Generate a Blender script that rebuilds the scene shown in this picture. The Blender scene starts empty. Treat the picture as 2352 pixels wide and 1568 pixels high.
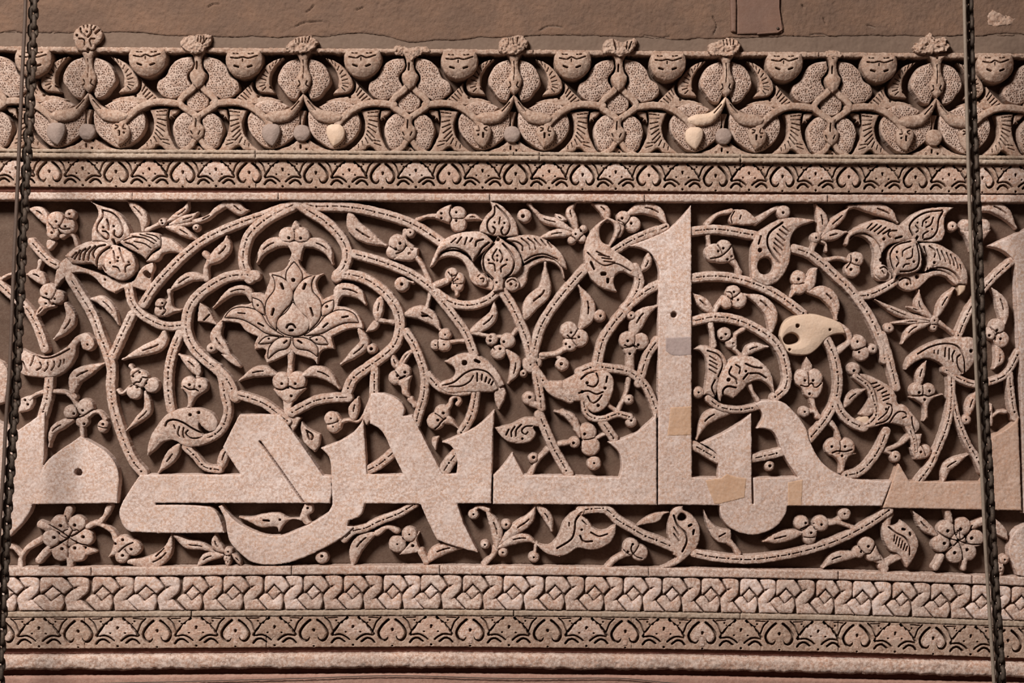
import bpy, math, random
import numpy as np
# ---------------------------------------------------------------- camera, light, exposure
C = bpy.context.scene
S = 0.0015                      # metres per traced unit; the wall face is the plane y = 0, x right, z up
CX, CY = 1176.0, 784.0
REF = 20.0                      # relief height (units) of the plane the camera is framed on
DIST = 9.0
def W(px, py, h=0.0): return ((px-CX)*S, -h*S, (CY-py)*S)
cam = bpy.data.cameras.new('camera'); co = bpy.data.objects.new('camera', cam); C.collection.objects.link(co)
co.location = (0, -DIST, 0); co.rotation_euler = (math.pi/2, 0, 0)
cam.sensor_width = 36.0; cam.lens = 36.0*(DIST-REF*S)/(2352*S); cam.clip_end = 100
C.camera = co
world = bpy.data.worlds.new('hall_light'); C.world = world; world.use_nodes = True
bg = world.node_tree.nodes['Background']; bg.inputs[0].default_value = (1.0, 0.66, 0.53, 1); bg.inputs[1].default_value = 0.085
from mathutils import Vector
L = bpy.data.lights.new('high_window', 'AREA'); L.energy = 1850; L.color = (1.0, 0.95, 0.905); L.shape = 'DISK'; L.size = 2.8  # added soft key light from upper left, no known window; placed for falloff
lo = bpy.data.objects.new('high_window', L); C.collection.objects.link(lo)
lo.location = (-3.9, -7.2, 6.0); lo.rotation_euler = (Vector((-0.15, 0, -0.1))-Vector(lo.location)).to_track_quat('-Z', 'Y').to_euler()
C.view_settings.view_transform = 'Standard'; C.view_settings.look = 'None'
C.view_settings.exposure = 0.0; C.view_settings.gamma = 1.0; C.view_settings.use_curve_mapping = False
# ---------------------------------------------------------------- materials
def mat(name, base, pale, stain, amt=0.5, stain_amt=0.3, rough=0.85, bump=0.5, scale=1.0, dark=0.35, metal=0.0):
    m = bpy.data.materials.new(name); m.use_nodes = True
    nt = m.node_tree; N = nt.nodes; L = nt.links; bs = N['Principled BSDF']
    geo = N.new('ShaderNodeNewGeometry')
    def noise(sc, det=4.0, rgh=0.6, off=0.0):
        n = N.new('ShaderNodeTexNoise'); n.inputs['Scale'].default_value = sc*scale; n.inputs['Detail'].default_value = det
        n.inputs['Roughness'].default_value = rgh
        if off:
            mp = N.new('ShaderNodeVectorMath'); mp.operation = 'ADD'; mp.inputs[1].default_value = (off, off*1.7, off*.6)
            L.new(geo.outputs['Position'], mp.inputs[0]); L.new(mp.outputs[0], n.inputs['Vector'])
        else: L.new(geo.outputs['Position'], n.inputs['Vector'])
        return n.outputs['Fac']
    def ramp(src, a, b, hi=1.0):
        r = N.new('ShaderNodeMapRange'); r.inputs['From Min'].default_value = a; r.inputs['From Max'].default_value = b
        r.inputs['To Max'].default_value = hi; r.clamp = True; L.new(src, r.inputs['Value']); return r.outputs[0]
    def mix(f, a, b, mode='MIX'):
        x = N.new('ShaderNodeMix'); x.data_type = 'RGBA'; x.blend_type = mode
        for s, v in ((x.inputs['Factor'], f), (x.inputs['A'], a), (x.inputs['B'], b)):
            if isinstance(v, tuple): s.default_value = v+(1,)
            elif isinstance(v, (int, float)): s.default_value = v
            else: L.new(v, s)
        return x.outputs['Result']
    c = mix(ramp(noise(9, 3, .6, 3.1), .42, .62, stain_amt), base, stain)
    c = mix(ramp(noise(105, 6, .75), .5-.07, .5+.09, amt), c, pale)
    c = mix(ramp(noise(26, 5, .65, 7.7), .50, .66, amt*.7), c, pale)
    c = mix(ramp(noise(210, 4, .72, 5.3), .55, .68, dark), c, tuple(x*.42 for x in base))
    c = mix(ramp(noise(330, 3, .7, 9.3), .57, .66, amt*.55), c, tuple(min(1, x*1.22) for x in pale))
    c = mix(ramp(noise(3.0, 3, .5, 1.9), .35, .65, .35), c, tuple(x*.72 for x in base))
    L.new(c, bs.inputs['Base Color'])
    bs.inputs['Roughness'].default_value = rough; bs.inputs['Metallic'].default_value = metal
    bs.inputs['Specular IOR Level'].default_value = 0.25
    b = N.new('ShaderNodeBump'); b.inputs['Strength'].default_value = bump; b.inputs['Distance'].default_value = 0.003
    L.new(noise(150, 6, .7, 2.2), b.inputs['Height']); L.new(b.outputs[0], bs.inputs['Normal'])
    return m
M = {
 'stone':  mat('weathered_stone', (.300,.190,.142), (.62,.50,.435), (.40,.215,.14), .80, .72),
 'brown':  mat('browned_stone', (.235,.145,.102), (.46,.345,.275), (.30,.165,.105), .72, .5),
 'lobe':   mat('pitted_stone', (.265,.168,.125), (.52,.405,.34), (.33,.195,.13), .78, .5),
 'letter': mat('letter_stone', (.40,.265,.205), (.64,.535,.49), (.50,.30,.20), .85, .6, bump=.35),
 'ground': mat('dusty_ground', (.105,.064,.045), (.165,.115,.086), (.082,.044,.031), .35, .4, rough=.95, bump=.9),  # dusty brown, darkened further so the recesses look more deeply shaded
 'plaster': mat('brown_plaster', (.130,.079,.055), (.165,.105,.075), (.205,.115,.072), .3, .5, rough=.95, bump=1.0, dark=.35),
 'smooth': mat('smooth_plaster', (.140,.094,.069), (.18,.125,.092), (.12,.075,.053), .3, .3, rough=.9, bump=.3, dark=.15),
 'pale':   mat('pale_new_stone', (.53,.385,.285), (.60,.46,.36), (.48,.31,.20), .3, .4, bump=.2, dark=.15),
 'patch':  mat('orange_patch', (.45,.28,.18), (.54,.39,.30), (.42,.24,.14), .4, .5, bump=.25, dark=.2),
 'grey':   mat('grey_patch', (.25,.185,.155), (.34,.26,.22), (.22,.15,.12), .5, .3, bump=.5, dark=.15),
 'grey2':  mat('letter_mortar', (.33,.25,.23), (.42,.34,.31), (.29,.21,.18), .4, .3, bump=.3),
 'peach':  mat('peach_letter_stone', (.40,.245,.17), (.57,.44,.375), (.45,.26,.175), .55, .6, bump=.35),
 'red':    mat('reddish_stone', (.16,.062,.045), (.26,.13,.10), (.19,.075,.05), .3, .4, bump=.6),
 'patched': mat('pinkish_stone', (.34,.205,.15), (.55,.42,.345), (.41,.235,.155), .65, .5),
 'red2':   mat('lower_stone', (.30,.165,.125), (.42,.28,.22), (.25,.12,.085), .4, .4, bump=.6),
 'lichen': mat('lichen_stone', (.26,.185,.135), (.46,.37,.295), (.28,.18,.115), .6, .5),
 'iron':   mat('rusty_iron', (.045,.031,.024), (.12,.09,.065), (.07,.04,.028), .5, .5, rough=.6, bump=.6, metal=.3),
 'cable':  mat('dusty_cable', (.085,.055,.042), (.12,.085,.065), (.065,.04,.03), .3, .3, rough=.6, bump=.3),
 'cable2': mat('grey_cable', (.20,.155,.12), (.28,.22,.17), (.15,.11,.08), .4, .3, rough=.6, bump=.3),
 'plate':  mat('dusty_plate', (.125,.070,.050), (.17,.105,.08), (.17,.09,.06), .3, .6, rough=.7, bump=.3, dark=.1),
}
# ---------------------------------------------------------------- relief mesher
rng = np.random.RandomState(5)
TBL = rng.rand(256, 256).astype(np.float32)
def vnoise(x, y, s):
    x = x/s+100; y = y/s+100
    xi = np.floor(x).astype(int); yi = np.floor(y).astype(int); fx = x-xi; fy = y-yi
    fx = fx*fx*(3-2*fx); fy = fy*fy*(3-2*fy)
    a = TBL[yi % 256, xi % 256]; b = TBL[yi % 256, (xi+1) % 256]; c = TBL[(yi+1) % 256, xi % 256]; d = TBL[(yi+1) % 256, (xi+1) % 256]
    return (a*(1-fx)+b*fx)*(1-fy)+(c*(1-fx)+d*fx)*fy-.5
def seg_d(X, Y, P, Q, ra=None, rb=None):
    dx, dy = Q[0]-P[0], Q[1]-P[1]; L2 = dx*dx+dy*dy+1e-9
    t = np.clip(((X-P[0])*dx+(Y-P[1])*dy)/L2, 0, 1)
    d = np.hypot(X-P[0]-t*dx, Y-P[1]-t*dy)
    return d if ra is None else (ra+(rb-ra)*t)-d
def sd_poly(X, Y, P):
    d = np.full(X.shape, 1e9); ins = np.zeros(X.shape, bool); n = len(P)
    for i in range(n):
        a = P[i]; b = P[(i+1) % n]
        d = np.minimum(d, seg_d(X, Y, a, b))
        if a[1] != b[1]:
            c = ((a[1] > Y) != (b[1] > Y)) & (X < (b[0]-a[0])*(Y-a[1])/(b[1]-a[1])+a[0])
            ins ^= c
    return np.where(ins, d, -d)
def catmull(P, n=6, closed=False, corner=None):
    m = len(P); out = []; corner = corner or [False]*m
    rngi = range(m if closed else m-1)
    for i in rngi:
        p1 = np.array(P[i]); p2 = np.array(P[(i+1) % m])
        p0 = np.array(P[i-1]) if (closed or i > 0) else 2*p1-p2
        p3 = np.array(P[(i+2) % m]) if (closed or i+2 < m) else 2*p2-p1
        l = np.linalg.norm(p2-p1)+1e-9
        t1 = (p2-p0); t2 = (p3-p1)
        t1 = t1/(np.linalg.norm(t1)+1e-9)*l; t2 = t2/(np.linalg.norm(t2)+1e-9)*l
        if corner[i]: t1 = p2-p1
        if corner[(i+1) % m]: t2 = p2-p1
        if corner[i] and corner[(i+1) % m]: out.append(tuple(p1)); continue
        if corner[i]: t1 = (1.5*(p2-p1)-.5*t2)
        if corner[(i+1) % m]: t2 = (1.5*(p2-p1)-.5*t1)
        for k in range(n):
            t = k/n; a = 2*t**3-3*t*t+1; b = t**3-2*t*t+t; c = -2*t**3+3*t*t; d = t**3-t*t
            out.append(tuple(a*p1+b*t1+c*p2+d*t2))
    if not closed: out.append(tuple(P[-1]))
    return out
class Piece:
    def __init__(s, name, H, dome=0, mat='stone', bev=2.0, g=1.15, base=-18.0, wear=.72):
        s.name = name; s.H = H; s.dome = dome; s.mat = mat; s.bev = bev; s.g = g; s.base = base; s.wear = wear
        s.prim = []; s.hole = []; s.gr = []; s.dots = []; s.stip = False; s.lean = 0; s.erode = 0; s.kids = []; s.label = None; s.tilt = 0
    def poly(s, P): s.prim.append(('p', P))
    def stroke(s, P, R): s.prim.append(('s', P, R))
    def circ(s, x, y, r): s.prim.append(('c', x, y, r))
    def groove(s, P, w, dep=None): s.gr.append((P, w/2, dep))
    def bbox(s):
        xs = []; ys = []
        for p in s.prim:
            if p[0] == 'p': xs += [q[0] for q in p[1]]; ys += [q[1] for q in p[1]]
            elif p[0] == 's':
                r = max(p[2])
                xs += [q[0]-r for q in p[1]]+[q[0]+r for q in p[1]]; ys += [q[1]-r for q in p[1]]+[q[1]+r for q in p[1]]
            else: xs += [p[1]-p[3], p[1]+p[3]]; ys += [p[2]-p[3], p[2]+p[3]]
        return min(xs), min(ys), max(xs), max(ys)
    def mirrored(s, ax):
        import copy
        q = copy.deepcopy(s); f = lambda P: [(2*ax-x, y) for x, y in P]
        q.prim = [('p', f(p[1])) if p[0] == 'p' else ('s', f(p[1]), p[2]) if p[0] == 's' else ('c', 2*ax-p[1], p[2], p[3]) for p in s.prim]
        q.gr = [(f(P), w, d) for P, w, d in s.gr]; q.dots = [(2*ax-x, y, r) for x, y, r in s.dots]; q.hole = [f(h) for h in s.hole]
        return q
    def mesh(s, ox=0, oy=0, clip=None):
        g = s.g; x0, y0, x1, y1 = s.bbox(); x0 -= 3*g; y0 -= 3*g; x1 += 3*g; y1 += 3*g
        if clip: x0 = max(x0, clip[0]); x1 = min(x1, clip[1])
        xs = np.arange(x0, x1+g, g); ys = np.arange(y0, y1+g, g)
        X, Y = np.meshgrid(xs, ys); D = np.full(X.shape, -1e9)
        def sub(P, r):
            a = min(q[0] for q in P)-r; b = max(q[0] for q in P)+r; c = min(q[1] for q in P)-r; d = max(q[1] for q in P)+r
            i0 = max(0, int((a-x0)/g)); i1 = max(0, int((b-x0)/g)+2); j0 = max(0, int((c-y0)/g)); j1 = max(0, int((d-y0)/g)+2)
            return np.s_[j0:j1, i0:i1]
        for p in s.prim:
            if p[0] == 'p': D = np.maximum(D, sd_poly(X, Y, p[1]))
            elif p[0] == 's':
                P, R = p[1], p[2]
                for i in range(len(P)-1):
                    k = sub([P[i], P[i+1]], max(R)+4*g)
                    if D[k].size: D[k] = np.maximum(D[k], seg_d(X[k], Y[k], P[i], P[i+1], R[i], R[i+1]))
            else: D = np.maximum(D, p[3]-np.hypot(X-p[1], Y-p[2]))
        for h in s.hole: D = np.minimum(D, -sd_poly(X, Y, h))
        near = D > -1e8
        D = np.where(near, D, -50.0)
        D = D+vnoise(X, Y, 7)*1.5*s.wear+vnoise(X+50, Y, 2.6)*.9*s.wear
        D -= s.erode
        m = D.max()
        if m <= 0: return None
        dd = np.clip(D, 0, None)
        t = np.clip(dd/s.bev, 0, 1)
        Z = s.H-(1-t)**2*s.bev*.85
        if s.dome: Z += s.dome*(1-(1-np.clip(dd/(m*.85), 0, 1))**2)-s.dome*.15
        Z += vnoise(X+13, Y+7, 22)*1.1+vnoise(X, Y+31, 6)*1.5*s.wear+vnoise(X*.5+60, Y*.5, 5)*.8*s.wear+vnoise(X+3, Y, 2.2)*.35
        if s.lean: Z += s.lean*(Y-(y0+y1)/2)/(y1-y0)+vnoise(X+5, Y+9, 4.2)*5
        pit = vnoise(X+77, Y+19, 5); Z -= np.clip(pit-.33, 0, 1)*12*s.wear
        for P, w, dep in s.gr:
            k = sub(P, w+2*g); d = np.full(X[k].shape, 1e9)
            if not d.size: continue
            for i in range(len(P)-1): d = np.minimum(d, seg_d(X[k], Y[k], P[i], P[i+1]))
            if len(P) == 1: d = np.hypot(X[k]-P[0][0], Y[k]-P[0][1])
            w2 = max(w, .6*g); dp = (dep*2.6 if dep else min(32.0, 7+w2*w2*2.4+w2*4))
            Z[k] -= dp*np.clip((w2+.45*g-d)/(.9*g), 0, 1)
        dots = list(s.dots)
        if s.stip:
            r0 = np.random.RandomState(int(x0*7+y0) & 0xffff)
            for yy in np.arange(y0, y1, 5.0):
                for xx in np.arange(x0, x1, 5.6):
                    dots.append((xx+r0.uniform(-1.7, 1.7)+(2.8 if int(yy/5.2) % 2 else 0), yy+r0.uniform(-1.7, 1.7), r0.uniform(.5, .95)))
        for (px, py, r) in dots:
            if s.stip and r < 1.0:
                ii = int((px-x0)/g); jj = int((py-y0)/g)
                if not (0 <= ii < X.shape[1] and 0 <= jj < X.shape[0]) or D[jj, ii] < 3.2: continue
            k = sub([(px, py)], r+2*g); d = np.hypot(X[k]-px, Y[k]-py)
            if d.size:
                r2 = max(r, .62*g); Z[k] -= min(32, 6+4.5*r)*np.clip((r2+.5*g-d)/g, 0, 1)
        Z = np.maximum(Z, s.base+.6)
        ins = D > 0
        cell = ins[:-1, :-1] | ins[1:, :-1] | ins[:-1, 1:] | ins[1:, 1:]
        gy, gx = np.gradient(D, g); gl = np.hypot(gx, gy)+1e-6; gx /= gl; gy /= gl
        mv = np.where(D < 0, np.clip(-D, 0, 1.3*g), 0); XX = X+gx*mv; YY = Y+gy*mv
        nr, nc = X.shape; idx = np.arange(nr*nc).reshape(nr, nc)
        a = idx[:-1, :-1][cell]; b = idx[:-1, 1:][cell]; c = idx[1:, 1:][cell]; d = idx[1:, :-1][cell]
        quads = np.stack([a, d, c, b], 1)
        # boundary edges: walls down to the ground, drawn a little outward
        cp = np.pad(cell, 1); E = []
        top = cell & ~cp[:-2, 1:-1]; bot = cell & ~cp[2:, 1:-1]; lef = cell & ~cp[1:-1, :-2]; rig = cell & ~cp[1:-1, 2:]
        for mk, p, q in ((top, (0, 0), (0, 1)), (rig, (0, 1), (1, 1)), (bot, (1, 1), (1, 0)), (lef, (1, 0), (0, 0))):
            j, i = np.nonzero(mk); E.append(np.stack([idx[j+p[0], i+p[1]], idx[j+q[0], i+q[1]]], 1))
        E = np.concatenate(E)
        used = np.unique(quads); rem = np.full(nr*nc, -1); rem[used] = np.arange(len(used))
        fx, fy, fz, nx, ny = XX.ravel(), YY.ravel(), Z.ravel(), gx.ravel(), gy.ravel()
        V = np.stack([fx[used], fy[used], fz[used]], 1)
        be = np.unique(E); rb = np.full(nr*nc, -1); rb[be] = np.arange(len(be)); nb = len(be)
        V2 = np.stack([fx[be], fy[be], fz[be]], 1); dr = min(2.4, .09*(s.H-s.base))
        V3 = np.stack([fx[be]-nx[be]*dr, fy[be]-ny[be]*dr, np.full(nb, s.base-1.5)], 1)
        Q = rem[quads]; o2 = len(used); o3 = o2+nb
        QW = np.stack([o2+rb[E[:, 0]], o2+rb[E[:, 1]], o3+rb[E[:, 1]], o3+rb[E[:, 0]]], 1)
        V = np.concatenate([V, V2, V3]); F = np.concatenate([Q, QW])
        co_ = np.empty_like(V, dtype=np.float32)
        if ox == 0 and oy == 0: co_[:, 0] = (V[:, 0]-CX)*S; co_[:, 2] = (CY-V[:, 1])*S
        else: co_[:, 0] = (V[:, 0]-ox)*S; co_[:, 2] = (oy-V[:, 1])*S
        co_[:, 1] = -V[:, 2]*S
        return mk_mesh(s.name, co_, F.astype(np.int32), M[s.mat])
def mk_mesh(name, co_, F, m):
    me = bpy.data.meshes.new(name); n = len(F)
    me.vertices.add(len(co_)); me.vertices.foreach_set('co', np.ascontiguousarray(co_, dtype=np.float32).ravel())
    me.loops.add(n*4); me.loops.foreach_set('vertex_index', F.ravel())
    me.polygons.add(n); me.polygons.foreach_set('loop_start', np.arange(0, n*4, 4, dtype=np.int32))
    me.polygons.foreach_set('use_smooth', np.ones(n, dtype=bool))
    me.update(calc_edges=True); me.materials.append(m)
    return me
def link(name, me, parent=None, loc=None, label=None, kind=None):
    o = bpy.data.objects.new(name, me); C.collection.objects.link(o)
    if parent: o.parent = parent
    if loc: o.location = loc
    if label: o['label'] = label
    if kind: o['kind'] = kind
    return o
def thing(name, label, cat, loc=(0, 0, 0), group=None):
    o = link(name, None, None, loc, label); o['category'] = cat; o.empty_display_size = .05
    if group: o['group'] = group
    return o
# ---------------------------------------------------------------- tracing language
R0 = random.Random(11)
def dashes(pc, P, w):
    seg = [0]
    for i in range(len(P)-1): seg.append(seg[-1]+math.dist(P[i], P[i+1]))
    T = seg[-1]
    def at(s):
        s = min(max(s, 0), T)
        for i in range(len(P)-1):
            if s <= seg[i+1]:
                f = (s-seg[i])/(seg[i+1]-seg[i]+1e-9); return (P[i][0]+(P[i+1][0]-P[i][0])*f, P[i][1]+(P[i+1][1]-P[i][1])*f)
        return P[-1]
    s = R0.uniform(3, 12)
    while s < T-6:
        l = R0.uniform(11, 16); off = R0.uniform(-.8, .8)
        pc.groove([at(s+l*k/3) for k in range(4)], R0.uniform(1.0, 1.7), 5.0)
        q = at(s+l+R0.uniform(5, 8)); pc.dots.append((q[0]+off, q[1]-off, R0.uniform(1.3, 2.0)))
        s += l+R0.uniform(11, 17)
def parse(txt):
    pcs = []; ox = oy = 0; sc = 1; cur = None; axis = 0; units = {}; unit = None
    def pts(ws, corner_default=False):
        P = []; K = []
        for w in ws:
            c = corner_default
            if w.endswith('!'): c = True; w = w[:-1]
            if w.endswith('~'): c = False; w = w[:-1]
            x, y = w.split(','); P.append((ox+float(x)/sc, oy+float(y)/sc)); K.append(c)
        return P, K
    def add(p):
        nonlocal cur
        cur = p; (units[unit] if unit else pcs).append(p)
    for line in txt.strip().splitlines():
        w = line.split(); c = w[0]; nm = None; mt = None
        if ':' in c: c, nm = c.split(':')
        if c == '@': ox, oy, sc = float(w[1]), float(w[2]), float(w[3])
        elif c == 'U': unit = w[1]; units[unit] = []; axis = ox+float(w[2])/sc
        elif c == 'V':
            wd = float(w[1])/sc; P, _ = pts(w[2:]); P = catmull(P, 6)
            p = Piece(nm or 'vine_stem', 20+R0.uniform(-1.2, 1.2)+(1.5 if nm else 0), 1.5, bev=2.0); p.stroke(P, [wd*.465]*len(P)); (None if unit else dashes(p, P, wd)); add(p)
        elif c == 'T':
            wd = float(w[1])/sc; P, _ = pts(w[2:]); P = catmull(P, 6)
            p = Piece(nm or 'tendril', 15.5+R0.uniform(-1, 1), 1.5, bev=2.5); n = len(P)
            p.stroke(P, [wd*.46*(.85+.15*math.cos(6.28*i/n)) for i in range(n)]); add(p)
        elif c == 'L':
            wd = float(w[1])/sc; P, _ = pts(w[2:]); P = catmull(P, 7); n = len(P)-1
            p = Piece(nm or 'leaf', 16+R0.uniform(-1, 1), 3, bev=2.5)
            p.stroke(P, [max(wd*.46*(math.sin(math.pi*min(1, (i/n)*.86+.12))**1.15), wd*.07) for i in range(n+1)])
            a = int(n*.42); b = int(n*.68)
            p.groove(P[a:b+1], max(1.6, wd*.09), 4.5); p.dots.append((*P[(a+b)//2], max(1.3, wd*.06))); add(p)
        elif c == 'F':
            p = Piece(nm or 'flower', 25 if nm else 18+R0.uniform(-1, 1), 4, bev=2.8)
            for q in w[1:]:
                x, y, r = map(float, q.split(',')); p.circ(ox+x/sc, oy+y/sc, r/sc*.95)
            add(p)
        elif c in 'PQ':
            P = []; i = 4
            if c == 'P':
                H, dm = float(w[2]), float(w[3].rstrip('|')); name = w[1]; mt = nm; ws = [q for q in w[4:] if q != '|']
                p = Piece(name, H, dm, mat=mt if mt in M else 'stone')
                if mt == 'letter': p.mat = 'letter'
                if mt == 'pale': p.label = 'pale cream replacement piece, smoother than the old carving'; p.wear = .15
            else:
                H, dm = float(w[2]), float(w[3].rstrip('|')); ws = [q for q in w[4:] if q != '|']; p = Piece(w[1], H, dm, bev=1.8, wear=.25)
            if ws:
                Q, K = pts(ws); Q = catmull(Q, 6, True, K); p.poly(Q)
                if c == 'Q':
                    par = base; par.groove(Q+[Q[0]], 14/sc, 6.0); par.kids.append(p); p.par = par; cur = p; continue
            add(p); base = p
        elif c == 'K':
            H = float(w[1]); Q, K = pts(w[2:], True); Q = catmull(Q, 6, True, K)
            if nm == 'letter' or nm is None:
                p = Piece('letter', H, 0, 'letter', bev=2.2, g=1.7, wear=.55); p.poly(Q); add(p); letter = p; p.label = LET.pop(0)
            else:
                k = {'gray_patch': 'grey2', 'pale_patch': 'patch'}[nm]
                p = Piece('repair_patch', H+.5, 0, k, bev=1.2, g=1.7, base=22, wear=.35); p.poly(Q)
                p.label = {'grey2': 'smooth grey mortar fill', 'patch': 'orange cracked stone repair fill'}[k]
                letter.kids.append(p) if k == 'patch' else grey.append((p))
        elif c == '+o': Q, K = pts(w[1:]); cur.poly(catmull(Q, 6, True, K))
        elif c == '-o': Q, K = pts(w[1:]); cur.hole.append(catmull(Q, 6, True, K))
        elif c == '+s': Q, K = pts(w[2:]); Q = catmull(Q, 5); cur.stroke(Q, [float(w[1])/sc/2]*len(Q))
        elif c == '+c':
            for q in w[1:]:
                x, y, r = map(float, q.split(',')); cur.circ(ox+x/sc, oy+y/sc, r/sc)
        elif c == 'g':
            Q, K = pts(w[2:])
            for t_ in (cur, getattr(cur, 'par', None)):
                if t_: t_.groove(catmull(Q, 5) if len(Q) > 2 else Q, float(w[1])/sc)
        elif c == 'd':
            for q in pts(w[2:])[0]:
                for t_ in (cur, getattr(cur, 'par', None)):
                    if t_: t_.dots.append((q[0], q[1], float(w[1])/sc))
        elif c == 's': cur.stip = True
        elif c == 'h': cur.H = float(w[1])
        elif c == 'M': units[unit].append(cur.mirrored(axis))
    for p in pcs:
        cs = [q for q in p.prim if q[0] == 'c']
        if p.name == 'flower' and len(cs) > 1:
            for i in range(len(cs)):
                for j in range(i+1, len(cs)):
                    _, x1, y1, r1 = cs[i]; _, x2, y2, r2 = cs[j]; d = math.hypot(x2-x1, y2-y1)
                    if d < 6 or d > r1+r2-1 or len(p.gr) > 5: continue
                    a = (r1*r1-r2*r2+d*d)/(2*d); h = math.sqrt(max(0, r1*r1-a*a))*.86
                    mx, my = x1+(x2-x1)*a/d, y1+(y2-y1)*a/d; ux, uy = -(y2-y1)/d, (x2-x1)/d
                    p.groove([(mx+ux*h, my+uy*h), (mx+(x2-x1)/d*1.2, my+(y2-y1)/d*1.2), (mx-ux*h, my-uy*h)], 1.7)
            if not p.dots:
                for q in cs: p.dots.append((q[1], q[2], 1.7))
        elif p.name == 'flower' and cs and not p.dots: p.dots.append((cs[0][1], cs[0][2], 2.0))
    return units if units else pcs
grey = []
LET = ['flat letter with a domed head and a round drilled hole', 'flat folded letter with a slanting slot and a blunt tongue to the left',
       'large flat letter with a crossing diagonal stroke and a deep bowl below the line', 'low flat letter with a small pointed tooth',
       'tallest flat letter, a straight shaft joined to a hooked neck and a hanging disc', 'flat letter entering at the right edge with a beaked top',
       'flat letter with a small pointed peak beside the right chain']

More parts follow.
